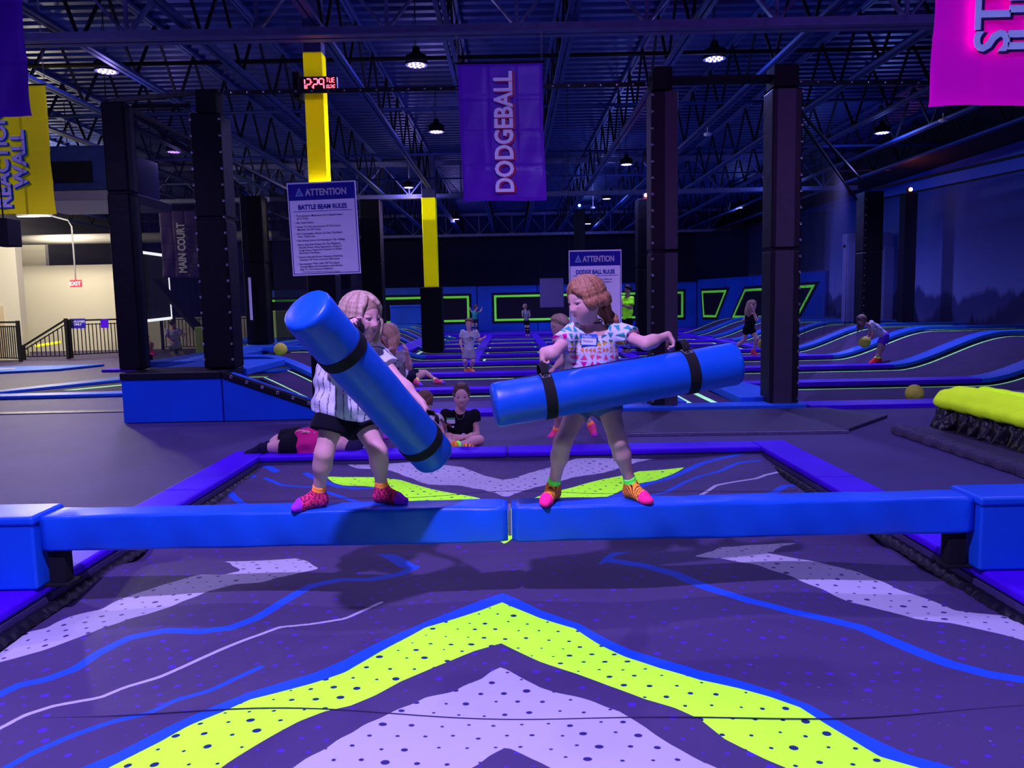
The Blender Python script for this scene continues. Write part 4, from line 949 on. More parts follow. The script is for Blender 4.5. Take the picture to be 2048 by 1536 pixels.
for k, (x, y, l) in enumerate(((5.3, 7.4, .9), (6.1, 7.7, .7))):
    flat = MB().prism([(x, y), (x + .12, y + .05), (x + l, y + .12), (x + l + .1, y + .2), (x + .1, y + .12)], .401, .404).build('printed_wave', M_lime, t)
# balls
def ball(p, r, label):
    b = MB(); n = 20; b.lathe(p, [(r*math.sin(math.pi*i/n), -r*math.cos(math.pi*i/n)) for i in range(n+1)], 28)
    t = tag(b.build('dodgeball', M_ball, smooth=True), label, 'ball', None); return t
q = P(1829, 789, 10.65); BALL0 = ball((q[0], q[1], prof(q[0]) - .085 + .122), .12, 'yellow rubber ball resting on the front trampoline at the right')
q = P(561, 697, 13.3); ball((q[0], q[1], .60 + .11), .112, 'yellow rubber ball on the left slope pads under the tip of the left blue club')
q = P(1525, 688, 18.9); ball((q[0], q[1], q[2]), .12, 'yellow rubber ball half hidden behind the second right column')
# ================================================================== BANNERS AND SIGNS
def lettering_rot(angle_deg, tilt=0.0):
    """text turned in the XZ plane, facing the camera side (-Y)"""
    a = math.radians(angle_deg); x = Vector((math.cos(a), 0, math.sin(a))); y = Vector((-math.sin(a), 0, math.cos(a))); n = x.cross(y)
    return Matrix((x, y, n)).transposed()
UPR = lettering_rot(90)
def banner(x0, x1, y, z0, z1, m, label, folds=True, sx=0., seed=0, name='hanging_banner', chain=True, ztop=4.7, lean=0.):
    t = thing(name, label, 'banner', ((x0+x1)/2, y, z0)); nx, nz = 36, 60; vs_ = []; W_, H_ = x1 - x0, z1 - z0
    for j in range(nz + 1):
        for i in range(nx + 1):
            u, v = i/nx, j/nz; cu, cv = (u*3) % 1, (v*4) % 1
            fold = -.010*math.exp(-((min(cu, 1-cu))/.035)**2) - .009*math.exp(-((min(cv, 1-cv))/.03)**2)
            w_ = .012*math.sin(u*5 + v*3 + seed) + .006*math.sin(u*17 - v*9 + seed*2) + .007*math.sin(v*21 + seed) * (abs(u-.5)*2)**2
            vs_.append((x0 + W_*u + lean*(1-v) + .006*math.sin(v*7+seed), y + w_*(1.2 - v) - fold, z0 + H_*v + .008*math.sin(u*6)*(1-v)))
    fs = [(j*(nx+1)+i, j*(nx+1)+i+1, (j+1)*(nx+1)+i+1, (j+1)*(nx+1)+i) for j in range(nz) for i in range(nx)]
    MB().add(vs_, fs).build('sheet', m, t, smooth=True)
    MB().tube([(x0 - .03, y, z1), (x1 + .03, y, z1)], .012, 8).build('top_rod', M_blackm, t)
    if chain:
        for cx in (x0 + .0, x1 - .0):
            b = MB(); z = z1 + .01; k = 0
            while z < ztop:
                r_ = .012; pts = [(cx + (r_*math.cos(a) if k % 2 else 0), y + (0 if k % 2 else r_*math.cos(a)), z + .02 + .02*math.sin(a)) for a in [i*math.pi/4 for i in range(9)]]
                b.tube(pts, .003, 4, cap=False); z += .032; k += 1
            b.build('chain', M_steel2, t)
    return t
def word(t, s, size, x, y, z, front, back, off=(.012, -.012), bold=.03, sx=1.0, rot=UPR):
    text(s, size, (x + off[0], y + .006, z + off[1]), t, back, 'letter_shadow', bold=bold + .018, rot=rot, sx=sx)
    text(s, size, (x, y, z), t, front, 'lettering', bold=bold, rot=rot, sx=sx)
def vinyl(name, rgb): return mat(name, rgb, .36, .45, (4, .45))
M_letter = fluo('banner_white', (1.7, 1.65, 1.7))
M_mag = mat('banner_magenta', (.75, .02, .16), .4, .4)
M_lblue = mat('banner_blue_ink', (.02, .16, .70), .4, .4)
# dodgeball banner
a = P(911, 127, 9.9); c = P(1087, 400, 9.9)
bw = 1.035
t = banner(a[0] + .02, a[0] + .02 + bw, 9.9, c[2], a[2], vinyl('violet_banner_vinyl', (.24, .02, .78)), 'purple DODGEBALL banner hanging from two chains in the middle of the hall', seed=1, lean=.03)
H_ = a[2] - c[2]
word(t, 'DODGEBALL', .315, a[0] + .02 + .66, 9.86, c[2] + .09, M_letter, M_mag, (.024, -.012), .026, sx=.80)
# lime banner: REACTION WALL
t = banner(-7.43, -6.40, 11.2, 2.80, 4.56, fluo('lime_banner_vinyl', (3.3, 3.3, .03)), 'lime REACTION WALL banner at the left picture edge behind the purple one', seed=2, ztop=5.8)
word(t, 'REACTION', .27, -6.97, 11.16, 2.88, M_letter, M_lblue, (.02, -.012), .03, sx=1.02)
word(t, 'WALL', .27, -6.72, 11.15, 3.16, M_letter, M_lblue, (.02, -.012), .03, sx=1.08)
# purple banner far left
t = banner(-4.88, -3.85, 6.5, 3.0, 4.76, MATS['violet_banner_vinyl'], 'purple banner cut off by the top left corner of the picture', seed=3, ztop=5.8)
M_cy = mat('banner_cyan', (.02, .3, .8), .4)
MB().box((-4.12, 6.45, 3.35), (-4.085, 6.46, 3.6)).build('printed_bar', M_cy, t)
# pink banner
t = banner(3.19, 4.40, 6.0, 2.80, 4.75, fluo('magenta_banner_vinyl', (8.5, .03, 2.7)), 'hot pink STUNT JUMP banner cut off by the top right corner of the picture', seed=4, ztop=5.8, lean=-.03)
word(t, 'STUNT', .36, 3.70, 5.955, 3.17, fluo('pink_banner_white', (4.2, 4.2, 4.2)), mat('pink_banner_ink', (.16, .01, .25), .4), (.02, -.012), .02)
word(t, 'JUMP', .36, 3.95, 5.955, 3.17, MATS['pink_banner_white'], MATS['pink_banner_ink'], (.02, -.012), .02)
# main court banner
a = P(318, 430, 21.5)
t = banner(a[0], a[0] + 1.03, 21.5, 2.3, 4.1, mat('dull_violet_vinyl', (.06, .02, .16), .5), 'dull purple MAIN COURT banner seen through the net on the left', seed=5, ztop=5.92)
text('MAIN COURT', .30, (a[0] + .68, 21.45, 2.42), t, mat('court_letter', (1, 1, 1), .5), bold=.03, rot=UPR, sx=.72)
# rules signs
def rules_sign(cx, y, cz, w_, h_, roll, title, lines, label, parentname='rules_sign'):
    t = thing(parentname, label, 'sign', (cx, y, cz - h_/2))
    a = math.radians(roll); X = Vector((math.cos(a), 0, math.sin(a))); Z = Vector((-math.sin(a), 0, math.cos(a))); O = Vector((cx, y, cz))
    R3 = Matrix((X, Z, X.cross(Z))).transposed()
    def p(u, v, d=0.): return O + X * (u * w_) + Z * (v * h_) + Vector((0, -d, 0))
    def slab(name, u0, u1, v0, v1, d0, d1, m):
        q = [(u0, v0), (u1, v0), (u1, v1), (u0, v1)]
        return MB().add([p(u, v, d1) for u, v in q] + [p(u, v, d0) for u, v in q], [(0,1,2,3), (7,6,5,4), (0,4,5,1), (1,5,6,2), (2,6,7,3), (3,7,4,0)]).build(name, m, t)
    slab('board', -.5, .5, -.5, .5, -.01, .004, M_paper)
    slab('header_band', -.485, .485, .31, .485, .004, .006, M_navy2)
    for u0, u1, v0, v1 in ((-.485, -.475, -.485, .31), (.475, .485, -.485, .31), (-.485, .485, -.485, -.478)): slab('border_line', u0, u1, v0, v1, .004, .006, M_navy2)
    slab('rule_line', -.43, .43, .188, .194, .004, .006, M_navy2)
    text('ATTENTION', h_*.098, p(-.235, .36, .008), t, M_white, bold=.035, rot=R3, sx=.0 + w_*.68/(h_*.098*6.35), ext=.001)
    # warning triangle
    tri = [(-.385, .355), (-.265, .355), (-.325, .445)]
    MB().add([p(u, v, .0075) for u, v in tri], [(0, 1, 2)]).add([p(-.325 + (u+.325)*.72, .385 + (v-.385)*.72, .009) for u, v in tri], [(0, 1, 2)], 1).add([p(-.327, .375, .010), p(-.323, .375, .010), p(-.323, .41, .010), p(-.327, .41, .010)], [(0, 1, 2, 3)], 0).build('warning_triangle', [M_white, M_cy], t)
    text(title, h_*.070, p(0, .213, .008), t, M_navy2, bold=.030, rot=R3, align='CENTER', sx=w_*.84/(h_*.066*len(title)*.68), ext=.001)
    v = .148
    for para in lines:
        for i, ln in enumerate(para):
            s_ = h_*.0285
            text(('• ' if i == 0 else '   ') + ln, s_, p(-.42, v - .012, .008), t, M_ink, 'rule_text', bold=.004, rot=R3, sx=1.03, ext=.0006); v -= .030
        v -= .014
    return t, p
M_paper = fluo('white_sign_board', (1.45, 1.42, 1.45)); M_navy2 = mat('sign_navy', (.012, .012, .42), .5); M_ink = mat('sign_ink', (.02, .012, .12), .6)
q = P(643, 455, 10.25)
t, p_ = rules_sign(q[0] + .0, 10.385, q[2], .895, 1.20, 1.3, 'BATTLE BEAM RULES',
    [['Two Jumpers Maximum On A Battle Beam', 'At A Time.'], ['No Head Shots.'], ['Listen To The Instruction Of The Court', 'Monitor At All Times.'], ['If A Competitor Backs Up Past The Black', 'Line, They Lose.'],
     ['No Sitting Down Or Resting In The AirBag.'], ['Entry And Exit Points On The Platform', 'Should Never Have Spectators. Keep A', 'Large Space Open For Guests To Enter', 'And Exit The Beam.'],
     ['Guests Should Never Attempt Anything', 'Outside Of Their Current Skill Level.'], ['Any Jumper Who Falls Off The Beam', 'Should Make An Immediate And Direct', 'Exit To The Nearest Platform.']],
    'white BATTLE BEAM RULES sign with a blue ATTENTION header on the yellow column')
text('Noncompliance may result in loss of access to the park.', .022, p_(-.36, -.465, .008), t, M_ink, 'rule_text', ext=.0006)
q = P(1190, 500, 10.2)
t, p_ = rules_sign(q[0], 10.2, q[2] - .53, .68, 1.06, 0, 'DODGE BALL RULES',
    [['Each Team Begins The Game With An', 'Equal Number Of Balls And Jumpers.'], ['Only Balls Permitted For Use.'], ['No Throwing Wrenches.'], ['If Hit By A Live Ball,', 'Or Caught By An', 'Opponent, Stay Off The Center Line.'], ['No Face Or Head Shots Ever.'],
     ['Do Not Touch Anything', 'Above The Pads.'], ['Listen To The Monitor In All', 'Games. Be Removed If', 'You Do Not.'], ['Follow The Rules At Once.']],
    'white DODGE BALL RULES sign behind the head of the right girl')
for cx_ in (q[0] - .33, q[0] + .33): MB().tube([(cx_, 10.2, q[2] - .01), (cx_, 10.29, 4.14)], .004, 5).build('cord', M_blackm, t)
q0, q1 = P(1079, 557, 19.0), P(1127, 614, 19.0)
t = thing('hanging_sheet', 'blank pale mesh sheet hanging left of the right girl, seen from behind', 'sheet', ((q0[0]+q1[0])/2, 19.0, q1[2]))
MB().box((q0[0], 18.89, q1[2]), (q1[0], 18.9, q0[2])).build('sheet', mat('pale_mesh_sheet', (.20, .18, .38), .7, .2, (80, .5)), t)
MB().box((q0[0], 18.885, q0[2]), (q1[0], 18.91, q0[2] + .02)).tube([(q0[0], 18.9, q0[2] + .01), (q0[0], 18.9, 4.95)], .004, 4).tube([(q1[0], 18.9, q0[2] + .01), (q1[0], 18.9, 4.95)], .004, 4).build('hem', M_blackm, t)
q0, q1 = P(496, 555, 17.2), P(505, 640, 17.2)
tag(MB().box((q0[0] - .0, 17.2, q1[2]), (q1[0], 17.23, q0[2])).build('narrow_sign', M_paper), 'narrow pale sign seen nearly edge-on left of the third black column', 'sign')
# ------------------------------------------------------------------ LED clock on the yellow column
q = P(634, 167, 10.35); cx, cy, cz = q
t = thing('led_clock', 'black digital clock with red digits on the yellow column', 'clock', (cx, 10.4, cz - .1))
MB().box((cx - .25, 10.38, cz - .095), (cx + .25, 10.455, cz + .10)).build('case', mat('clock_case', (.012, .01, .012), .3, .5), t, bevel=.012)
M_led = mat('red_led', (1, .05, .08), .5, emit=((1, .06, .10), 6))
SEG = {'0': 'abcdef', '1': 'bc', '2': 'abged', '8': 'abcdefg', '9': 'abcdfg', 'F': 'aefg', 'T': 'y', 'U': 'bcdef', 'E': 'adefg', 'Y': 'fgbc'}
def digit(b, ch, x, z, w_, h_, th):
    L = {'a': ((0, 1), (1, 1)), 'b': ((1, 1), (1, .5)), 'c': ((1, .5), (1, 0)), 'd': ((0, 0), (1, 0)), 'e': ((0, 0), (0, .5)), 'f': ((0, .5), (0, 1)), 'g': ((0, .5), (1, .5)), 'y': ((.5, 0), (.5, 1))}
    for s in SEG[ch] + ('a' if ch == 'T' else ''):
        (u0, v0), (u1, v1) = L[s]; A = Vector((x + u0*w_, 10.374, z + v0*h_)); B_ = Vector((x + u1*w_, 10.374, z + v1*h_)); d = (B_ - A) * .1
        b.bar(A + d, B_ - d, th, .006, up=(0, 1, 0))
def led(s, x, z, w_, h_, th, adv, nm):
    for ch in s:
        b = MB(); digit(b, ch, x, z, w_, h_, th); b.build(nm, M_led, t); x += adv
led('12', cx - .215, cz - .07, .052, .135, .014, .075, 'digit'); led('29', cx - .055, cz - .07, .058, .135, .014, .078, 'digit')
b = MB(); b.box((cx - .075, 10.371, cz + .02), (cx - .065, 10.377, cz + .03)).box((cx - .075, 10.371, cz - .04), (cx - .065, 10.377, cz - .03)).build('colon', M_led, t)
led('TUE', cx + .112, cz + .02, .028, .055, .007, .041, 'small_digit'); led('82F', cx + .118, cz - .07, .028, .055, .007, .041, 'small_digit')
tag(MB().box((cx - .36, 10.5, cz - .13), (cx - .27, 10.85, cz + .20)).box((cx - .27, 10.6, cz), (cx + .0, 10.63, cz + .03)).build('loudspeaker', M_blackm, bevel=.02), 'black loudspeaker mounted left of the digital clock on the yellow column', 'speaker')
# ================================================================== PEOPLE
M_skin = mat('skin', (.8, .5, .4), .5, .35, vcol=True)
M_hair = mat('hair', (.3, .2, .1), .42, .4, (160, .35, (1, 1, .25)), vcol=True)
M_cloth = mat('cloth', (.5, .5, .5), .85, .12, (120, .25), vcol=True)
M_eye = mat('eye', (1, 1, 1), .15, .5, vcol=True)
FLU = mat('fluorescent_cloth', (1, 1, 1), .9, .1, vcol=True)
_nt = FLU.node_tree; _nt.nodes.remove(_nt.nodes['Principled BSDF']); _d = nn(_nt, 'ShaderNodeBsdfDiffuse'); _nt.links.new(_nt.nodes['Color Attribute'].outputs[0], _d.inputs[0]); _nt.links.new(_d.outputs[0], _nt.nodes['Material Output'].inputs[0])
SK = (.84, .46, .40)
def frame(fwd, up):
    f = _n(fwd); u = _n(np.asarray(up, float) - f * np.dot(up, f)); r = np.cross(f, u); return f, u, r      # r: the figure's right
def solid(c): return lambda V_: np.tile(np.array(c, float), (len(V_), 1))
def head_prims(Cc, f, u, H, fine=True):
    r = np.cross(f, u); M = np.stack([r, f, u]); p = []
    def q(a, b, c): return Cc + (r * a + f * b + u * c) * H
    p.append(ell(q(0, -.04, .12), (.345*H, .43*H, .38*H), M, .03))
    p.append(ell(q(0, .09, -.13), (.275*H, .30*H, .33*H), M, .04))
    p.append(ell(q(0, .24, -.41), (.10*H, .09*H, .075*H), M, .05))
    if fine:
        for s in (-1, 1):
            p.append(ell(q(s*.16, .20, -.17), (.12*H, .12*H, .12*H), M, .04))
            p.append(ell(q(s*.15, .395, .005), (.075*H, .06*H, .045*H), M, .02, -1))
            p.append(ell(q(s*.15, .340, .050), (.080*H, .050*H, .030*H), M, .010)); p.append(ell(q(s*.15, .335, -.052), (.070*H, .045*H, .022*H), M, .012))
            p.append(ell(q(s*.35, -.02, -.05), (.03*H, .065*H, .10*H), M, .008))
            p.append(ell(q(s*.055, .40, -.135), (.035*H, .04*H, .03*H), M, .012))
        p.append(cone(q(0, .36, .04), q(0, .44, -.11), .026*H, .042*H, .02))
        p.append(ell(q(0, .375, -.235), (.085*H, .04*H, .020*H), M, .006)); p.append(ell(q(0, .36, -.285), (.07*H, .04*H, .024*H), M, .008))
    return p
def face_color(Cc, f, u, H, base, brow=(.35, .2, .12), lips=(.62, .22, .22), detail=True):
    r = np.cross(f, u)
    def fn(V_, col):
        d = V_ - Cc; a, b, c = d @ r / H, d @ f / H, d @ u / H
        m = (b > .2) & (np.abs(a) < .4) & (np.abs(c) < .6)
        if detail:
            e = np.exp(-((a/.085)**2 + ((c + .258)/.032)**2)) * m; col = col * (1 - e[:, None]) + np.array(lips) * e[:, None]
            e = np.exp(-((np.abs(a) - .2)/.10)**2 - ((c + .16)/.09)**2) * m * .30; col = col * (1 - e[:, None]) + np.array((.85, .33, .27)) * e[:, None]
            e = np.exp(-((np.abs(a) - .155)/.075)**4 - ((c - .115 + .5*(np.abs(a) - .15)**2)/.016)**2) * m * .7; col = col * (1 - e[:, None]) + np.array(brow) * e[:, None]
            e = np.exp(-(a/.075)**4 - ((c + .262)/.008)**2) * m * .6; col = col * (1 - e[:, None]) + np.array((.25, .05, .06)) * e[:, None]
        else:
            for s in (-.15, .15):
                e = np.exp(-((a - s)/.06)**2 - ((c - .02)/.04)**2) * m * .8; col = col * (1 - e[:, None]) + np.array((.08, .05, .05)) * e[:, None]
            e = np.exp(-((a/.09)**2 + ((c + .25)/.03)**2)) * m * .7; col = col * (1 - e[:, None]) + np.array(lips) * e[:, None]
        return col
    return fn
def eyes(par, Cc, f, u, H, gaze=None, iris=(.12, .20, .32), lid=SK):
    r = np.cross(f, u); gz = _n(gaze if gaze is not None else f)
    for s in (-1, 1):
        c = Cc + (r * s * .15 + f * .322 + u * .0) * H; R_ = .055 * H
        implicit('eye', [ell(c, (R_, R_, R_))], R_/6, M_eye, par,
                 colfn=lambda V_, c=c, R_=R_: np.select([((V_-c)@gz/R_ > .93)[:, None], ((V_-c)@gz/R_ > .70)[:, None]], [np.array((.01, .01, .01)), np.array(iris)], np.array((.82, .80, .80))))
        # upper lid with lashes
        x = []
        for k in range(7):
            a = -1.0 + k/3.0; x.append(c + r*(a*R_*1.05) + u*(R_*.62*math.cos(a*1.1)) + f*(R_*.80*math.cos(a*.8)))
        MB().tube(x, [R_*.10]*7, 6).build('eyelashes', mat('lash_brown', (.08, .04, .03), .6), par, smooth=True)
def hand_prims(W, d, n, hs=.8, t=1, curl=(.5, .5, .5), spread=.12, thumb=.6):
    """five separate fingers; d: direction of the fingers, n: the way the palm faces, t: side of the thumb"""
    d = _n(d); n = _n(n - d * np.dot(n, d)); l = np.cross(d, n) * t; p = []; s = hs
    kn = []
    for i, (o, L) in enumerate(((.026, .92), (.009, 1.0), (-.009, .95), (-.026, .78))):
        K = W + d * (.062 - .004 * abs(i - 1)) * s + l * o * s; kn.append((K, L, i))
        p.append(cone(W + l * o * .5 * s, K, .013 * s, .0115 * s, .012))
    p.append(ell(W + d*.03*s, (.028*s, .030*s, .012*s), np.stack([l, d, n]), .01))
    for K, L, i in kn:
        dirn = _n(d + l * (1.3 - i) * spread); a = 0; q = K
        for ln, cu, r0, r1 in ((.036, curl[0], .0098, .0088), (.023, curl[1], .0088, .0080), (.019, curl[2], .0080, .0066)):
            a += cu; v = dirn * math.cos(a) + n * math.sin(a); e = q + v * ln * L * s; p.append(cone(q, e, r0 * s, r1 * s, .0035)); q = e
    b = W + d * .012 * s + l * .020 * s; v = _n(d * .65 + l * .65 + n * thumb); e = b + v * .036 * s; p.append(cone(b, e, .014 * s, .011 * s, .010))
    v2 = _n(d * .85 + l * .1 + n * thumb * 1.4); p.append(cone(e, e + v2 * .028 * s, .0108 * s, .008 * s, .004)); return p
def limb(a, m, b, r, k=.02):
    a, m, b = map(np.asarray, (a, m, b)); return [cone(a, m, r[0], r[1], k), cone(m, b, r[1], r[2], k),
            ell(m + (b - m) * .28, (r[3],) * 3, None, .04)] if len(r) > 3 else [cone(a, m, r[0], r[1], k), cone(m, b, r[1], r[2], k)]
def foot_prims(A, T, s, up=(0, 0, 1)):
    A = np.asarray(A, float); T = np.asarray(T, float); d = _n(T - A); u = np.asarray(up, float)
    heel = A - u * .035 * s - d * .012 * s
    heel = A + (T - A) * -.12 - u * .030 * s; ball = A + (T - A) * .70 - u * .040 * s
    l = _n(np.cross(u, T - A)); hd = T - A; hd = hd - u * np.dot(hd, u); 
    p = [cone(A, heel, .026*s, .026*s, .02), cone(heel, ball, .026*s, .024*s, .03), cone(A, ball + u*.012*s, .024*s, .018*s, .03)]
    for o, L in ((.014, 1.0), (.0, .97), (-.013, .88)): p.append(cone(ball + l * o * s, A + (T - A) * L - u * .048 * s + l * o * s, .020*s, .013*s, .012))
    return p
def body_prims(J, s, slim=1.0, adult=False):
    """J: joints in world space"""
    g = lambda k: np.asarray(J[k], float)
    sl, sr, hl, hr = g('sl'), g('sr'), g('hl'), g('hr'); nk = g('neck'); ms, mh = (sl + sr)/2, (hl + hr)/2
    up = _n(ms - mh); side = _n(sl - sr)
    fw = _n(np.cross(side, up)); M = np.stack([side, fw, up]); W_ = s * slim; p = []
    L = np.linalg.norm(ms - mh); sw = np.linalg.norm(sl - sr)/2; hw = np.linalg.norm(hl - hr)/2
    p.append(ell(mh + up*.015*s, (hw + .042*W_, .066*W_, .075*s), M, .05))
    p.append(ell(mh + up*L*.42, (.084*W_, .060*W_, .11*s), M, .06))
    p.append(ell(mh + up*L*.74, (max(.094*W_, sw*.86), .066*W_, .105*s), M, .05))
    p.append(cone(ms + side*sw*.75, ms - side*sw*.75, .030*s, .030*s, .05))
    p.append(cone(nk - up*.02*s, g('head') - up*0, .031*s, .029*s, .03)); p.append(cone(ms + up*.0, nk, .040*s, .033*s, .04))
    for a, b, c in (('sl', 'el', 'wl'), ('sr', 'er', 'wr')):
        if a in J and b in J: p += limb(g(a), g(b), g(c), (.031*W_, .0235*W_, .0165*W_, .024*W_), .018)
    for a, b, c in (('hl', 'kl', 'al'), ('hr', 'kr', 'ar')):
        if b in J: p += limb(g(a), g(b), g(c), (.056*W_, .036*W_, .0225*W_, .034*W_), .03)
    return p, dict(side=side, fw=fw, up=up, M=M, ms=ms, mh=mh, L=L, sw=sw, hw=hw)
def top_prims(J, s, B, off=.012, sleeve=.45, flare=0., hem=-.02, slim=1.0, loose=0.):
    g = lambda k: np.asarray(J[k], float); W_ = s * slim; p = []; M = B['M']; up = B['up']; L = B['L']; mh = B['mh']; ms = B['ms']
    p.append(ell(mh + up*L*.45, (.086*W_ + off + loose, .062*W_ + off + loose, .13*s), M, .06))
    p.append(ell(mh + up*L*.74, (max(.094*W_, B['sw']*.86) + off, .066*W_ + off + loose*.6, .115*s), M, .05))
    p.append(cone(ms + B['side']*B['sw']*.8, ms - B['side']*B['sw']*.8, .031*s + off, .031*s + off, .05))
    p.append(ell(mh + up*.02*s, (B['hw'] + .040*W_ + off + flare, .066*W_ + off + flare*.8, .10*s), M, .06))
    for a, b in (('sl', 'el'), ('sr', 'er')):
        if b in J: e = g(a) + (g(b) - g(a)) * sleeve; p.append(fcone(g(a) - (g(b)-g(a))*.12, e, .035*W_ + off, .036*W_ + off*1.5 + loose*.4, .03))
    cuts = [lambda Q, c=mh + up*hem, u=up: -(Q @ u.astype(f32) - f32(c @ u))]
    nkc = np.asarray(J['neck'], float)
    return p, cuts
def scoop(J, B, r=.05, drop=.0, fwd=.01):
    c = np.asarray(J['neck'], float) + B['up']*(-drop) + B['fw']*fwd
    return lambda Q: r - np.linalg.norm(Q - c.astype(f32), axis=-1)
def shorts_prims(J, s, B, off=.014, frac=.4, slim=1.0, top=.07, flare=0.):
    g = lambda k: np.asarray(J[k], float); W_ = s*slim
    p = [ell(B['mh'] + B['up']*.015*s, (B['hw'] + .042*W_ + off, .068*W_ + off, .085*s), B['M'], .04)]
    for a, b in (('hl', 'kl'), ('hr', 'kr')):
        if b in J: e = g(a) + (g(b) - g(a))*frac; p.append(fcone(g(a), e, .058*W_ + off, (.056 - .02*frac)*W_ + off + flare, .03))
    cuts = [lambda Q, c=B['mh'] + B['up']*top*s, u=B['up']: (Q @ u.astype(f32) - f32(c @ u))]
    return p, cuts
def sock(par, A, T, s, cuff=.045, col=(.9, .2, .3), cuffcol=(.3, 1, .1), toe=(.9, .1, .4), pattern='stripe', leg=None, res=.005, name='sock'):
    A = np.asarray(A, float); T = np.asarray(T, float); K = np.asarray(leg, float); lu = _n(K - A)
    p = foot_prims(A, T, s) + [fcone(A, A + lu*cuff*s, .027*s, .029*s, .02)]
    d = _n(T - A); L = np.linalg.norm(T - A)
    def cf(V_):
        h = (V_ - A) @ lu / s; t = (V_ - A) @ d / L; c = np.tile(np.array(col, float), (len(V_), 1))
        if pattern == 'stripe': c[(np.sin(t*52 + h*210 + .8*np.sin(V_[:, 1]*90)) > .42)] = (.05, .02, .03)
        elif pattern == 'spots':
            sp_ = np.sin(V_[:, 0]*330 + 2*np.sin(V_[:, 2]*190))*np.sin(V_[:, 2]*310 + 2*np.sin(V_[:, 1]*210)) > .18; c[sp_ & (t < .75)] = (.08, .02, .06)
        c[t > .74] = toe
        c[h > cuff - .022] = cuffcol
        return c
    return implicit(name, p, res, FLU, par, colfn=cf, disp=lambda Q: f32(-.0045*s))
def hair(par, Cc, f, u, H, style='long', col=(.45, .25, .12), col2=None, n=70, L=.7, res=.006, face=62, seed=0, top=None, vol=1.0, part=0., pony=None, jit=.1, down=None, lean=0., bangs=True, thick=1.0):
    """locks laid over the skull from the parting; styles: long, bob, short, pony, swept"""
    rng = np.random.RandomState(seed); r = np.cross(f, u); c0 = Cc + (f*-.04 + u*.12)*H; R3 = np.array([.345, .43, .38])*H*1.055
    col2 = col2 if col2 is not None else tuple(min(1, x*1.7) for x in col); dn = np.array((0, 0, -1.)) if down is None else _n(down)
    M = np.stack([r, f, u]); prims = [ell(c0 + u*.01*H - f*.02*H, R3*1.0, M, .01)]; shade = [0.2]
    prims.append(ell(Cc + (f*.46 + u*-.24)*H, (.40*H, .40*H, .47*H), M, .01, -1)); shade.append(0)
    if style in ('pony', 'bun'): prims.append(ell(Cc + (f*.50 + u*-.05)*H, (.31*H, .42*H, .48*H), M, .01, -1)); shade.append(0)
    if style in ('short', 'pony', 'bun'): prims.append(ell(Cc + (f*.10 - u*.60)*H, (.6*H, .52*H, .42*H), M, .02, -1)); shade.append(0)
    def sp_(az, th, g=1.0):
        v = u*math.cos(th) + math.sin(th)*(f*math.cos(az) + r*math.sin(az)); a, b, c = v@r, v@f, v@u
        k = 1/math.sqrt((a/R3[0])**2 + (b/R3[1])**2 + (c/R3[2])**2); return c0 + v*k*g
    fa = math.radians(face)
    for i in range(n):
        az = (i + rng.rand()*.8)/n*2*math.pi - math.pi; az0 = az; lk = []
        front = abs(az) < fa
        if style == 'short' or style == 'bun': thmax = 1.0 if front else 1.0 + .8*min(1, (abs(az) - fa)/1.0) + .0
        else: thmax = 1.75
        if style == 'short': thmax *= .97
        steps = 7; th0 = .12 + .25*rng.rand()
        for k in range(steps):
            t = k/(steps-1); th = th0 + (thmax - th0)*t; a2 = az
            if style in ('long', 'bob') and front:                       # parted to the sides of the face
                sg = 1 if az > part else -1; a2 = az + (sg*fa*(.98 + .10*rng.rand()) - az)*min(1, t*1.25)**1.5
            if style == 'swept': a2 = az if az > math.radians(100) or az < -fa*1.3 else az + (math.radians(118) - az)*min(1, t*1.3)*.9
            g = 1.0 + (.03 + .04*rng.rand()*jit*5)*vol + .05*vol*t
            lk.append(sp_(a2, th, g))
        if style in ('pony', 'bun'):
            pc = c0 + (pony if pony is not None else (-f*.40 + u*.10))*H; lk = [sp_(az, .62 if front else 1.75, 1.01)]
            for k in range(1, 7):
                q = lk[0] + (pc - lk[0])*k/6; v = q - c0; a, b, c = v@r, v@f, v@u; m_ = math.sqrt((a/R3[0])**2 + (b/R3[1])**2 + (c/R3[2])**2); lk.append(c0 + v/max(m_, 1e-3)*1.02 if m_ < 1.02 else q)
        if style in ('long', 'bob', 'swept'):
            q = lk[-1]; l = L*H*(.75 + .35*rng.rand()); out = _n(q - c0) ; out = out - dn*(out@dn); wv = rng.rand()*6; kk = 6
            for k in range(1, kk + 1):
                t = k/kk; lk.append(q + dn*l*t + out*(.05*math.sin(t*3.0) - .10*t*t)*H*vol + r*.02*H*math.sin(wv + t*5) + f*lean*H*t)
        rr = (.045 + .035*rng.rand())*H*(60/n)**.5*thick; sh = rng.rand()
        if style == 'short': rr *= .55
        if style in ('bun', 'pony'): rr *= .5
        for k in range(len(lk) - 1):
            e = k/(len(lk) - 1); prims.append(cone(lk[k], lk[k+1], rr*(1 - .35*e), rr*(1 - .35*(k+1)/(len(lk)-1)), .009)); shade.append(sh*.55 + .2*rng.rand() + .12)
    if style == 'pony' and pony is not None:
        pass
    sh = np.array(shade); P_ = prims
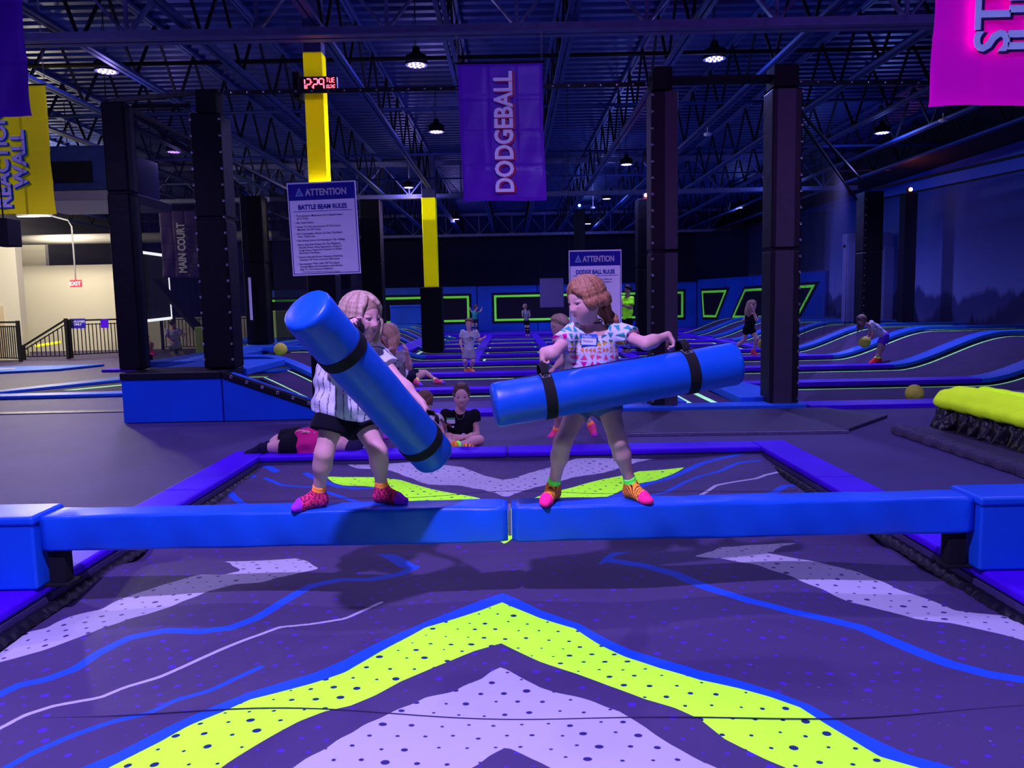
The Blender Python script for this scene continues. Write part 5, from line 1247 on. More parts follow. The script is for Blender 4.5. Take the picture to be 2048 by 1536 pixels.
    def cf(V_):
        best = np.full(len(V_), 1e9); out = np.zeros(len(V_)); Q = V_.astype(f32)
        for j, p in enumerate(P_):
            if p[3] < 0: continue
            if p[0] == 'c':
                a, b = p[1][0], p[1][1]; md = (a + b)/2; rad = np.linalg.norm(b - a)/2 + .03*1.2
                idx = np.nonzero(((V_ - md)**2).sum(1) < rad*rad)[0]
            else: idx = np.arange(len(V_))
            if not len(idx): continue
            d = pd(p, Q[idx]); m_ = d < best[idx]; best[idx[m_]] = d[m_]; out[idx[m_]] = sh[j]
        out = np.clip(out, 0, 1)[:, None]; return np.array(col)*(1 - out) + np.array(col2)*out
    return implicit('hair', prims, res, M_hair, par, colfn=cf)
from mathutils.bvhtree import BVHTree
def surf(ob, px, py, off=.002):
    """the point of an object seen at a pixel, and its normal"""
    me_ = ob.data; o0 = wloc(ob.parent) if ob.parent else Vector((0, 0, 0)); o0 = o0 + ob.location if not ob.parent else o0
    bvh = BVHTree.FromPolygons([v.co + o0 for v in me_.vertices], [p.vertices[:] for p in me_.polygons])
    hit = bvh.ray_cast(Vector(CAM), Vector(_n(ray(px, py))))
    return (hit[0] + hit[1] * off, hit[1]) if hit[0] else (None, None)
def px(J, Y):
    out = {}
    for k, v in J.items(): out[k] = P(v[0], v[1], Y + (v[2] if len(v) > 2 else 0))
    return out
def feet_on(J, z, s, keys=(('al', 'tl'), ('ar', 'tr'))):
    for a, t in keys:
        if a in J and t in J:
            A = J[a]; h = z + .064*s
            J[a] = np.array([A[0], A[1], h]) if abs(A[2] - h) < .12 else A
            d = J[t] - J[a]; J[t] = np.array([J[t][0], J[t][1], J[a][2]])
def person(label, J, s, f, H=None, headup=(0, 0, 1), skin=SK, top=None, bottom=None, hr_=None, sox=None, res=.012, hands=None, fine=False, adult=False, slim=1.0, group=None, loc=None, shoes=None, gaze=None, iris=(.12, .2, .32)):
    H = H or .205*s; base = loc if loc is not None else ((J['al'] + J['ar'])/2 if 'al' in J and 'ar' in J else (J['hl'] + J['hr'])/2)
    zmin = min(float(v[2]) for v in J.values()); t = thing('person', label, 'person', (base[0], base[1], zmin - .06*s), group)
    ff, uu, rr = frame(f, headup); p, B = body_prims(J, s, slim); p += head_prims(J['head'], ff, uu, H, fine or res < .008)
    for a, tt in (('al', 'tl'), ('ar', 'tr')):
        if a in J and tt in J: p += foot_prims(J[a], J[tt], s)
    for sd, wk, ek in (('l', 'wl', 'el'), ('r', 'wr', 'er')):
        if wk in J and ek in J:
            hd = (hands or {}).get(sd); d = _n(J[wk] - J[ek])
            if hd: p += hand_prims(J[wk], hd[0], hd[1], .8*s if not adult else s*.78, hd[2] if len(hd) > 2 else 1, hd[3] if len(hd) > 3 else (.5, .5, .5), hd[4] if len(hd) > 4 else .12)
            else:
                n = B['side'] * (-1 if sd == 'l' else 1); n = n if abs(np.dot(n, d)) < .9 else B['fw']
                p += hand_prims(J[wk], d, n, .8*s if not adult else s*.78, 1 if sd == 'l' else -1, (.35, .4, .3))
    fc = face_color(J['head'], ff, uu, H, skin, detail=fine)
    def cf(V_): return fc(V_, np.tile(np.array(skin, float), (len(V_), 1)))
    body = implicit('body', p, res, M_skin, t, colfn=cf)
    if fine: eyes(t, J['head'], ff, uu, H, gaze, iris)
    tp = None
    if top:
        q, cuts = top_prims(J, s, B, top.get('off', .012), top.get('sleeve', .45), top.get('flare', 0.), top.get('hem', -.03*s), slim, top.get('loose', 0.)); q += top.get('extra', [])
        if top.get('scoop', True): cuts.append(scoop(J, B, top.get('r', .052*s), top.get('drop', 0.), top.get('fwd', .012)))
        wr = top.get('wr', .003); ph = random.random()*6
        tp = implicit(top.get('name', 'shirt'), q, top.get('res', res*.9), top.get('mat', M_cloth), t, cuts=cuts, colfn=top['col'] if callable(top['col']) else solid(top['col']),
                 disp=lambda Q: f32(wr)*np.sin((Q[..., 0]*41 + Q[..., 2]*23)/s + ph)*np.sin((Q[..., 2]*37 - Q[..., 1]*29)/s) + f32(wr*.7)*np.sin((Q[..., 0]*13 - Q[..., 2]*71)/s))
    if bottom:
        q, cuts = shorts_prims(J, s, B, bottom.get('off', .014), bottom.get('frac', .4), slim, bottom.get('top', .07), bottom.get('flare', 0.))
        if bottom.get('long'):
            for a, b_ in (('kl', 'al'), ('kr', 'ar')):
                if b_ in J: q.append(fcone(J[a], J[a] + (J[b_]-J[a])*bottom['long'], .040*s + .008, .028*s + .010, .03))
        implicit(bottom.get('name', 'shorts'), q, bottom.get('res', res), bottom.get('mat', M_cloth), t, cuts=cuts, colfn=solid(bottom['col']))
    if hr_:
        hair(t, J['head'], ff, uu, H, res=hr_.pop('res', res*.8), **hr_)
    if sox:
        for a, tt, k in (('al', 'tl', 'kl'), ('ar', 'tr', 'kr')):
            if a in J and tt in J and k in J: sock(t, J[a], J[tt], s, leg=J[k], res=min(res, .009), **sox)
    return t, body, tp, B
def club(A, Bp, r, label, ts, up, hand_h=.055):
    """long padded cylinder with two webbing bands that each end in a carrying loop"""
    A = np.asarray(A, float); Bp = np.asarray(Bp, float); ax = _n(Bp - A); L = np.linalg.norm(Bp - A); up = np.asarray(up, float); up = _n(up - ax*np.dot(up, ax)); sd = np.cross(ax, up)
    t = thing('padded_club', label, 'padded club', tuple((A + Bp)/2))
    n = 48; prof = [(0, 0.0), (.4, -.002), (.85, .002), (.95, .008), (.99, .018), (1.0, .035)]
    K = 60; prof += [(1.0, .035 + (L - .07)*k/K) for k in range(1, K)]; prof += [(1.0, L - .035), (.99, L - .018), (.95, L - .008), (.85, L - .002), (.4, L + .002), (0, L)]
    vs_ = []; 
    for j, (q, h) in enumerate(prof):
        for i in range(n):
            a = 2*math.pi*i/n; rr = r*q*(1 + (.006*math.sin(h*23 + 3*a) + .004*math.sin(h*61 - 2*a) + .010*math.exp(-min(h, L-h)/.03)*math.sin(a*14)) * (q > .9))
            rr *= 1 - .0*h
            vs_.append(A + ax*h + (up*math.cos(a) + sd*math.sin(a))*rr)
    fs = [(j*n+i, j*n+(i+1)%n, (j+1)*n+(i+1)%n, (j+1)*n+i) for j in range(len(prof)-1) for i in range(n)]
    MB().add(vs_, fs).build('padded_cover', M_club, t, smooth=True)
    MB().tube([A + ax*(.02 + (L-.04)*k/20) + (up*math.cos(.12) - sd*math.sin(.12)*0)*(r*1.012) + sd*.012 for k in range(21)], .0035, 6).build('seam_piping', M_black, t, smooth=True)
    for tt in ts:
        h0 = L*tt; w_ = .026; vs_ = []; m_ = 64
        for i in range(m_):
            a = 2*math.pi*i/m_
            for dx, rr in ((-w_, r*1.004), (-w_, r*1.035), (w_, r*1.035), (w_, r*1.004)): vs_.append(A + ax*(h0 + dx) + (up*math.cos(a) + sd*math.sin(a))*rr)
        b = MB().add(vs_, [(i*4+k, i*4+(k+1)%4, ((i+1)%m_)*4+(k+1)%4, ((i+1)%m_)*4+k) for i in range(m_) for k in range(4)])
        st = b.build('strap', M_web, t, smooth=False)
        vs_ = []; m_ = 16
        for i in range(m_ + 1):
            a = math.pi*i/m_; c = A + ax*h0 + up*(r*.96 + hand_h*math.sin(a)) + sd*(.055*math.cos(a)*-1)
            o = up*math.sin(a) + sd*(-math.cos(a))
            for dx, dr in ((-.018, -.003), (-.018, .003), (.018, .003), (.018, -.003)): vs_.append(c + ax*dx + o*dr)
        MB().add(vs_, [(i*4+k, i*4+(k+1)%4, (i+1)*4+(k+1)%4, (i+1)*4+k) for i in range(m_) for k in range(4)]).build('handle_loop', M_web, st, smooth=False)
        # box-and-cross stitching facing the viewer's side
        def q_(u_, a_): return A + ax*(h0 + u_*w_*.72) + (up*math.cos(a_) + sd*math.sin(a_))*r*1.040
        b = MB(); a0, a1 = STITCH_A or (0, 0)
        for k in () if STITCH_A is None else ((-1, a0, 1, a0), (1, a0, 1, a1), (1, a1, -1, a1), (-1, a1, -1, a0), (-1, a0, 1, a1), (1, a0, -1, a1)):
            b.tube([q_(k[0] + (k[2]-k[0])*i/4, k[1] + (k[3]-k[1])*i/4) for i in range(5)], .0011, 4)
        if STITCH_A: b.build('stitching', M_thread, st)
    return t, lambda tt, h=0.: A + ax*L*tt + up*(r + h)
M_club = mat('club_blue_vinyl', (.004, .11, .62), .38, .4, (6, .2), (2, .08))
SX, SZ = .93, 1
# ------------------------------------------------------------------ right girl
STITCH_A = (.15, .75)
cR, topR = club(P(986, 811, 3.56), P(1474, 727, 3.74), .1035, 'blue padded club held level by the girl in the triangle print shirt', (.215, .79), (-.10, .25, 1))
s = .95
J = px(dict(head=(1172, 599, -.05), neck=(1188, 654, 0), sr=(1143, 668, 0), sl=(1235, 664, 0), er=(1106, 708, -.14), el=(1292, 688, -.12), wr=(1093, 734, -.21), wl=(1338, 688, -.16),
            hr=(1164, 800, .02), hl=(1213, 798, .02), kr=(1125, 886, -.07), kl=(1236, 882, -.06), ar=(1106, 972, .03), al=(1263, 968, .03)), 3.79)
for k, dx_, dy_ in (('r', -.052, -.125), ('l', .062, -.12)):
    A = J['a'+k]; A[2] = .422 + .064*s; J['t'+k] = A + np.array([dx_, dy_, 0])
lR, lL = topR(.215, .05), topR(.79, .05)
J['wr'] = lR + np.array([.012, .03, .055]); J['wl'] = lL + np.array([-.055, .03, .028])
TC = [(1.245, (.05, .40, .42)), (1.21, (.03, .22, .18)), (1.178, (.75, .42, .03)), (1.146, (.95, .28, .10)), (1.125, (.90, .10, .25)), (1.09, (.88, .01, .30)), (.0, (.04, .42, .5))]
def tri_print(V_):
    c_ = .034; x = V_[:, 0] + V_[:, 1]*.35; z = V_[:, 2]; iu = np.floor(x/c_); iv = np.floor(z/c_); u = x/c_ - iu; v = z/c_ - iv
    h = np.abs(np.sin(iu*12.9898 + iv*78.233)*43758.5453) % 1; h2 = np.abs(np.sin(iu*39.34 + iv*11.13)*2543.31) % 1
    a = np.where(h > .5, v, u); b = np.where(h > .5, u, v); b = np.where(h2 > .5, 1 - b, b)
    small = (np.abs(np.sin(iv*3.7 + 1)*991) % 1) > .55; b = np.where(small, (b*2) % 1, b)
    m = (np.abs(a - .5) < .45*(1 - b)) & (b > .08) & (b < .95)
    col = np.tile(np.array((.80, .80, .84)), (len(V_), 1)); tc_ = np.zeros((len(V_), 3)); done = np.zeros(len(V_), bool)
    for zt, cc in TC: k = (z > zt) & ~done; tc_[k] = cc; done |= k
    slv = (V_[:, 0] < J['sr'][0] - .02) | (V_[:, 0] > J['sl'][0] + .035); tc_[slv & (z < 1.26)] = (.90, .01, .38)
    col[m] = tc_[m]; return col
fR = (-.86, -.46, -.30)
tR, bodyR, shirtR, BR = person('child with auburn hair and triangle print shirt holding a level blue club', J, s, fR, H=.204, res=.0042, fine=True,
    hands={'r': ((-.15, -.25, -.95), (.98, .05, -.15), -1, (.75, 1.1, .9), .02), 'l': ((.55, -.15, -.80), (-.80, -.05, -.60), 1, (.6, 1.1, .9), .02)},
    top=dict(col=tri_print, sleeve=.52, off=.009, hem=.03, res=.0034, r=.068, drop=-.012, fwd=.022, wr=.0018, loose=.004),
    slim=1.18, bottom=dict(col=(.10, .16, .32), frac=.37, off=.010, name='denim_shorts', res=.005, top=.10),
    hr_=dict(style='long', col=(.20, .075, .03), col2=(.70, .32, .15), n=260, thick=.75, L=.26, res=.0036, face=50, seed=4, vol=.55, part=.45, down=(.62, .12, -.78)),
    sox=dict(col=(1.9, .62, .06), cuffcol=(.25, 2.6, .15), toe=(1.6, .05, .35), pattern='stripe', cuff=.058),
    gaze=(-.75, -.45, -.45), loc=(J['head'][0], 3.8))
# gathered tail of hair at the nape
nk = P(1222, 640, 3.80); nf = P(1208, 616, 3.80); pr = []
rg = np.random.RandomState(2)
for k in range(16):
    a = nf + rg.randn(3)*.018; b_ = nk + rg.randn(3)*.014; c_ = nk + np.array([.02, .03, -.05]) + rg.randn(3)*.012
    pr += [cone(a, b_, .012, .011, .006), cone(b_, c_, .011, .006, .006)]
implicit('hair_tail', pr, .0045, M_hair, tR, colfn=solid((.33, .13, .06)))
MB().tube([J['neck'] + np.array([.036*math.cos(a)*1.12, -.006 + .036*math.sin(a)*1.12, .030 - .010*math.sin(-a)]) for a in [i*2*math.pi/28 for i in range(29)]], .0032, 6).build('choker', mat('choker_black', (.02, .015, .02), .5), tR, smooth=True)
d_ = _n(J['wr'] - J['er']); e1 = _n(np.cross(d_, (0, 0, 1))); e2 = np.cross(d_, e1); c0_ = J['wr'] - d_*.022
MB().tube([c0_ + (e1*math.cos(a) + e2*math.sin(a))*.0205*s for a in [i*2*math.pi/20 for i in range(21)]], .0045, 6).build('wristband', mat('white_band', (.8, .8, .85), .5), tR, smooth=True)
pt, nr_ = surf(shirtR, 1178, 680)
if pt is not None:
    n_ = Vector((nr_.x*.6, -1, nr_.z*.5)).normalized(); X_ = Vector((1, 0, -.07)); X_ = (X_ - n_*X_.dot(n_)).normalized(); Z_ = n_.cross(X_) ; R3 = Matrix((X_, Z_, n_)).transposed(); pt = pt + n_*.006
    def tq(u, v, d=0): return pt + X_*(u*.078) + Z_*(v*.056) + n_*d
    tg = MB().add([tq(-.5,-.5), tq(.5,-.5), tq(.5,.5), tq(-.5,.5), tq(-.5,-.5,.001), tq(.5,-.5,.001), tq(.5,.5,.001), tq(-.5,.5,.001)], [(3,2,1,0), (4,5,6,7), (0,1,5,4), (1,2,6,5), (2,3,7,6), (3,0,4,7)]).build('name_tag', mat('tag_blue', (.01, .16, .62), .45), tR)
    MB().add([tq(-.45,-.42,.0015), tq(.45,-.42,.0015), tq(.45,.12,.0015), tq(-.45,.12,.0015)], [(0,1,2,3)]).build('writing_field', mat('tag_white', (.85, .85, .88), .5), tg)
    text('Hello', .020, tuple(tq(-.42, .18, .0018)), tg, M_white, bold=.01, rot=R3, ext=.0003); text('my name is', .006, tuple(tq(.12, .2, .0018)), tg, M_white, rot=R3, ext=.0003)
    text('Madison', .017, tuple(tq(-.36, -.22, .0018)), tg, mat('pen_black', (.02, .02, .03), .6), rot=R3, ext=.0003, sx=.85)
# ------------------------------------------------------------------ left girl
STITCH_A = None
cL, topL = club(P(610, 616, 3.02), P(868, 912, 3.70), .1035, 'blue padded club held steeply tilted by the girl in the striped blouse', (.235, .865), (.42, .80, .45))
s = .97
J = px(dict(head=(722, 634, -.02), neck=(716, 690, .03), sl=(754, 706, .10), sr=(683, 708, -.05), el=(800, 764, .02), er=(668, 745, -.24), wl=(832, 802, -.06), wr=(694, 668, -.42),
            hl=(715, 826, .06), hr=(668, 829, -.03), kl=(756, 904, -.02), kr=(648, 908, -.09), al=(764, 980, .05), ar=(636, 984, -.02)), 3.79)
for k, dx_, dy_ in (('r', -.105, -.065), ('l', .115, -.05)):
    A = J['a'+k]; A[2] = .422 + .064*s; J['t'+k] = A + np.array([dx_, dy_, 0])
h1, h2 = topL(.235, .05), topL(.865, .05)
J['wr'] = h1 + np.array([.03, .03, -.03]); J['wl'] = h2 + np.array([-.045, .03, .045])
def stripes(V_):
    c = BLc; a = np.arctan2(V_[:, 0] - c[0], -(V_[:, 1] - c[1])); z = V_[:, 2]
    ln = (np.abs((a*5.2/math.pi*2.2) % 1 - .5) < .055) & ((z*9 + 3*np.sin(np.floor(a*5.2/math.pi*2.2)*2.3)) % 1 < .93)
    col = np.tile(np.array((.74, .74, .80)), (len(V_), 1)); col[ln] = (.03, .02, .05); return col
BLc = (J['hl'] + J['hr'])/2
ex = [ell(P(668, 760, 3.80), (.095, .085, .12), None, .06), ell(P(672, 815, 3.80), (.115, .10, .075), None, .06), ell(P(735, 815, 3.82), (.09, .09, .07), None, .06)]
tL, bodyL, shirtL, BL = person('child with blond hair and striped blouse holding a tilted blue club', J, s, (.84, -.50, -.16), H=.215, res=.0042, fine=True,
    hands={'r': ((-.5, -.45, .55), (.1, -.8, -.55), -1, (.7, 1.0, .9), .02), 'l': ((.55, -.35, -.70), (-.65, -.1, -.75), 1, (.7, 1.1, .9), .02)},
    top=dict(col=stripes, sleeve=.50, off=.012, flare=.03, hem=-.015, res=.0042, r=.055, extra=ex, wr=.004, loose=.012, name='blouse'),
    slim=1.18, bottom=dict(col=(.006, .006, .012), frac=.45, off=.022, flare=.022, res=.005, top=.06),
    hr_=dict(style='long', col=(.30, .16, .09), col2=(.98, .68, .48), n=240, thick=.75, L=.55, res=.0036, face=46, seed=9, vol=1.1, part=.3),
    sox=dict(col=(1.2, .06, .22), cuffcol=(2.2, .62, .10), toe=(.55, .05, .85), pattern='spots', cuff=.055),
    gaze=(.8, -.4, -.3), loc=(J['head'][0], 3.8))
# ================================================================== PEOPLE IN THE BACKGROUND
PINK = dict(col=(1.3, .10, .35), cuffcol=(2.0, .6, .1), toe=(.7, .05, .8), pattern='plain')
def ppl(label, Y, J, s, f, z=None, **k):
    if 'slim' not in k: k['slim'] = 1.1
    W_ = px(J, Y)
    if z is not None: feet_on(W_, z, s)
    return person(label, W_, s, f, **k), W_
GREY = (.42, .42, .46)
def smudge(base, dark, cx, cz, rx, rz):
    def fn(V_):
        col = np.tile(np.array(base, float), (len(V_), 1)); n_ = np.sin(V_[:, 0]*70 + 3*np.sin(V_[:, 2]*45))*np.sin(V_[:, 2]*60 + 2*np.sin(V_[:, 0]*50))
        m = (((V_[:, 0]-cx)/rx)**2 + ((V_[:, 2]-cz)/rz)**2 < 1) & (n_ > -.25); col[m] = dark; return col
    return fn
# 1 blond child with raised hands behind the left girl
c = P(787, 742, 8.3)
(t, b_, tp, B), W1 = ppl('child with blond hair in a grey tee raising both hands, head bowed', 8.3,
    dict(head=(778, 672, -.06), neck=(786, 699, 0), sl=(808, 712, 0), sr=(768, 712, 0), el=(819, 736, -.05), er=(764, 737, -.08), wl=(814, 705, -.16), wr=(775, 706, -.20),
         hl=(800, 782, .02), hr=(778, 782, .02), kl=(801, 828, -.02), kr=(777, 828, -.02), al=(802, 868, 0), ar=(776, 868, 0), tl=(803, 878, -.12), tr=(772, 878, -.12)), 1.08, (-.45, -.75, -.5), z=0.0, res=.009,
    top=dict(col=smudge((.36, .34, .37), (.04, .04, .06), c[0] - .02, c[2] + .05, .10, .09), sleeve=.6, hem=-.03, loose=.008), bottom=dict(col=(.32, .30, .34), frac=.5, flare=.01),
    hr_=dict(style='long', col=(.36, .17, .09), col2=(.85, .48, .30), n=70, L=.62, face=36, seed=3, vol=1.2, down=(.12, -.25, -.95), res=.008), sox=PINK)
# 2 teenager in black tee sitting cross-legged
(t, b_, tp, B), W2 = ppl('person in a black tee with a name tag sitting cross-legged on the purple pad', 7.85,
    dict(head=(923, 789, -.10), neck=(921, 816, -.02), sl=(950, 832, 0), sr=(890, 832, 0), el=(954, 869, -.02), er=(884, 871, -.02), wl=(916, 879, -.24), wr=(932, 874, -.20),
         hl=(934, 886, .02), hr=(906, 886, .02), kl=(959, 880, -.26), kr=(880, 884, -.26), al=(908, 892, -.42), ar=(930, 893, -.36), tl=(892, 893, -.44), tr=(957, 893, -.40)), 1.22, (.06, -.95, -.28), H=.228, res=.0075, fine=True, slim=.98,
    top=dict(col=(.010, .010, .015), sleeve=.30, off=.010, hem=.02, r=.060, drop=-.015, fwd=.02, wr=.002), bottom=dict(col=(.02, .02, .03), frac=.45, off=.010),
    hr_=dict(style='bun', col=(.05, .025, .018), col2=(.22, .11, .08), n=90, face=40, seed=6, res=.0065, pony=(np.array((0, .5, .0)))), gaze=(.05, -1, -.1), iris=(.08, .10, .12))
sock(t, W2['ar'], W2['tr'], 1.25, leg=W2['ar'] + (W2['kr'] - W2['ar']), col=(1.9, .62, .06), cuffcol=(.5, 2.6, .15), toe=(1.8, .05, .35), pattern='stripe', res=.006)
sock(t, W2['al'], W2['tl'], 1.25, leg=W2['kl'], col=(1.9, .62, .06), cuffcol=(.5, 2.6, .15), toe=(1.8, .05, .35), pattern='stripe', res=.007)
pt, nr_ = surf(tp, 902, 841)
if pt is not None:
    q = pt + Vector((0, -.012, 0)); tg = MB().box((q[0]-.042, q[1]-.001, q[2]-.030), (q[0]+.042, q[1]+.001, q[2]+.030)).build('name_tag', mat('tag_white', (.8, .8, .8), .5), t)
    MB().box((q[0]-.042, q[1]-.0025, q[2]+.012), (q[0]+.042, q[1]-.0012, q[2]+.030)).build('green_header', mat('tag_green', (.05, .55, .15), .5), tg)
MB().tube([W2['neck'] + np.array([.030*math.sin(a)*1.3, -.030 - .035*(1 + math.cos(a)), -.012 - .045*(1 + math.cos(a))]) for a in [(-1 + i/8)*2.2 + math.pi*0 for i in range(17)]], .0016, 5).build('necklace', M_grom, t)
d_ = _n(W2['wr'] - W2['er']); e1 = _n(np.cross(d_, (0, 0, 1))); e2 = np.cross(d_, e1); c0_ = W2['wr'] - d_*.03
MB().tube([c0_ + (e1*math.cos(a) + e2*math.sin(a))*.030 + d_*0 for a in [i*2*math.pi/20 for i in range(21)]], .008, 6).build('wristband', mat('white_band', (.8, .8, .85), .5), t, smooth=True)
# 3 child with braid, back turned
(t, b_, tp, B), W3 = ppl('child with a brown braid and white shirt sitting behind the tilted club', 7.75,
    dict(head=(848, 802, -.05), neck=(858, 826, 0), sl=(844, 840, -.05), sr=(877, 840, .04), el=(830, 868, -.15), er=(884, 868, -.02), wl=(828, 888, -.28), wr=(868, 886, -.16),
         hl=(846, 884, 0), hr=(868, 884, .05), kl=(808, 878, -.12), kr=(824, 878, .02), al=(800, 899, -.25), ar=(806, 897, -.12), tl=(788, 902, -.30), tr=(794, 901, -.14)), 1.02, (-.75, -.45, -.50), res=.010,
    top=dict(col=(.72, .70, .76), sleeve=.4, hem=-.03), bottom=dict(col=(.03, .03, .05), frac=.5),
    hr_=dict(style='pony', col=(.10, .04, .02), col2=(.36, .17, .10), n=70, face=42, seed=7, res=.007, pony=np.array((.36, .10, -.30))), sox=dict(col=(.02, .02, .03), cuffcol=(.02, .02, .03), toe=(.02, .02, .03), pattern='plain'))
pr = []; a = P(864, 822, 7.72); 
for k in range(8):
    b2 = a + np.array([.012 + .004*k, -.004, -.020]); pr.append(ell((a + b2)/2 + np.array([.006*(-1)**k, 0, 0]), (.020 - .0012*k, .02 - .0012*k, .018), None, .006)); a = b2
implicit('braid', pr, .005, M_hair, t, colfn=solid((.17, .07, .045)))
MB().lathe(a, [(.0, -.01), (.012, -.006), (.012, .006), (0, .01)], 10).build('hair_tie', M_white, t, smooth=True)
# 4 adult lying on the side in a pink shirt
(t, b_, tp, B), W4 = ppl('person in pink shirt and black shorts lying on the far pit pad', 7.26,
    dict(head=(700, 890, .05), neck=(678, 892, .0), sl=(657, 876, .08), sr=(655, 900, -.04), el=(640, 872, .0), er=(640, 906, -.10), wl=(619, 868, .0), wr=(618, 905, -.08),
         hl=(592, 878, .08), hr=(590, 896, -.02), kl=(562, 880, .10), kr=(560, 893, -.02), al=(534, 893, .06), ar=(524, 896, -.04), tl=(490, 899, .06), tr=(484, 901, -.06)), 1.34, (.15, .55, .80), headup=(1, .0, -.1), H=.225, res=.011, slim=1.15,
    top=dict(col=(.75, .02, .22), sleeve=.5, hem=-.05, wr=.008, off=.016, loose=.012, name='pink_shirt'), bottom=dict(col=(.008, .008, .014), frac=.95, off=.024, flare=.022),
    sox=dict(col=(.02, .02, .05), cuffcol=(.02, .02, .05), toe=(.02, .02, .05), pattern='plain', name='dark_shoe'))
ff, uu, rr = frame((.15, .55, .80), (1, 0, -.1)); M_ = np.stack([rr, ff, uu]); Hc = .225
implicit('cap', [ell(W4['head'] + (uu*.14 - ff*.02)*Hc, (.40*Hc, .47*Hc, .42*Hc), M_, .02), ell(W4['head'] + (uu*.16 + ff*.55)*Hc, (.26*Hc, .30*Hc, .03*Hc), M_, .02), ell(W4['head'] + (uu*-.35 + ff*.2)*Hc, (.55*Hc, .55*Hc, .42*Hc), M_, .01, -1)], .007, M_cloth, t, colfn=solid((.035, .025, .075)))
# bag behind the head
q = P(722, 905, 7.45); pr = [ell(q + np.array([-.06, 0, .0]), (.13, .10, .065)), ell(q + np.array([.07, .02, .02]), (.10, .09, .075)), ell(q + np.array([.0, .05, .05]), (.12, .06, .05))]
bag = thing('bag', 'black bag with a cord lying behind the capped head on the purple pad', 'bag', (q[0], q[1], .06))
implicit('bag_body', [(p[0], (np.array([p[1][0][0], p[1][0][1] + .0, max(p[1][0][2], .13)]),) + p[1][1:], p[2], p[3]) for p in pr], .010, M_black, bag, disp=lambda Q: .006*np.sin(Q[..., 0]*50 + Q[..., 2]*60) + .005*np.sin(Q[..., 0]*23 - Q[..., 1]*47))
MB().tube([(q[0] - .12, q[1] - .13, .075), (q[0] - .02, q[1] - .16, .072), (q[0] + .08, q[1] - .14, .078), (q[0] + .16, q[1] - .10, .10)], .004, 6).build('cord', M_white, bag, smooth=True)
# 5 lying child, only shorts and legs to be seen past the club
(t, b_, tp, B), W5 = ppl('child in black shorts lying on a trampoline behind the tilted club', 13.9,
    dict(head=(770, 748, .1), neck=(782, 752, .05), sl=(790, 744, .12), sr=(789, 760, -.12), el=(776, 744, .3), er=(774, 762, -.3), wl=(762, 746, .3), wr=(760, 764, -.3),
         hl=(822, 746, .08), hr=(822, 757, -.08), kl=(850, 745, .12), kr=(846, 748, -.15), al=(873, 761, .0), ar=(832, 762, -.22), tl=(889, 760, -.02), tr=(843, 765, -.32)), 1.15, (.0, -.3, .95), headup=(-1, 0, .1), res=.014,
    top=dict(col=(.5, .5, .55), sleeve=.5), bottom=dict(col=(.010, .012, .04), frac=.55), hr_=dict(style='short', col=(.1, .05, .03), n=40, res=.012), sox=dict(col=(1.2, .15, .35), cuffcol=(1.4, 1.8, .3), toe=(.3, .12, 1.0), pattern='plain'))
# 6 boy walking in a grey tee
(t, b_, tp, B), W6 = ppl('child in a pale grey tee bounding across the middle of the court', 15.9,
    dict(head=(938, 647, 0), neck=(938, 660, 0), sl=(953, 667, .03), sr=(925, 666, 0), el=(958, 682, .05), er=(921, 683, 0), wl=(967, 676, .0), wr=(924, 699, -.05),
         hl=(943, 703, 0), hr=(932, 703, 0), kl=(946, 722, -.06), kr=(930, 722, -.08), al=(941, 738, .08), ar=(932, 740, .08), tl=(950, 741, .02), tr=(935, 746, .0)), 1.0, (-.15, -.98, -.1), res=.010,
    top=dict(col=smudge((.60, .58, .62), (.15, .15, .18), P(940, 680, 15.9)[0], P(940, 678, 15.9)[2], .08, .05), sleeve=.55, hem=-.03), bottom=dict(col=(.40, .38, .42), frac=.8, flare=.014),
    hr_=dict(style='short', col=(.16, .08, .05), col2=(.3, .17, .1), n=50, face=45, res=.009), sox=dict(col=(1.2, .35, .10), cuffcol=(1.6, .6, .1), toe=(1.4, .9, .1), pattern='plain'))
# 7 far child in teal with raised arms
ppl('small far child in a teal shirt with raised arms behind the bounding child', 33.0,
    dict(head=(952, 615, 0), neck=(950, 621, 0), sl=(956, 625, 0), sr=(945, 625, 0), el=(962, 622, 0), er=(941, 620, 0), wl=(964, 616, 0), wr=(938, 612, 0),
         hl=(952, 640, 0), hr=(947, 640, 0), kl=(953, 650, 0), kr=(946, 650, 0), al=(953, 660, 0), ar=(947, 660, 0), tl=(956, 661, 0), tr=(950, 661, 0)), 1.0, (.7, -.7, 0), z=.0, res=.02,
    top=dict(col=(.05, .45, .45), sleeve=.4), bottom=dict(col=(.03, .03, .06), frac=.6, long=.8), hr_=dict(style='bob', col=(.06, .03, .02), n=30, res=.018, L=.3))
# 8 small child at the back wall, back turned
ppl('small child in grey top and black leggings, back turned, at the back wall', 33.5,
    dict(head=(1050, 613.5, 0), neck=(1051, 619, 0), sl=(1046, 623, 0), sr=(1058, 623, 0), el=(1045, 631, -.1), er=(1060, 631, -.1), wl=(1047, 636, .1), wr=(1058, 636, .1),
         hl=(1050, 643, 0), hr=(1056, 643, 0), kl=(1052, 655, 0), kr=(1057, 655, 0), al=(1053, 666, 0), ar=(1058, 666, 0), tl=(1053, 665, .12), tr=(1058, 665, .12)), 1.0, (-.2, 1, 0), z=.0, res=.02,
    top=dict(col=(.30, .34, .42), sleeve=.6), bottom=dict(col=(.008, .008, .012), frac=.6, long=.9), hr_=dict(style='bob', col=(.3, .18, .12), n=30, res=.018, L=.3))
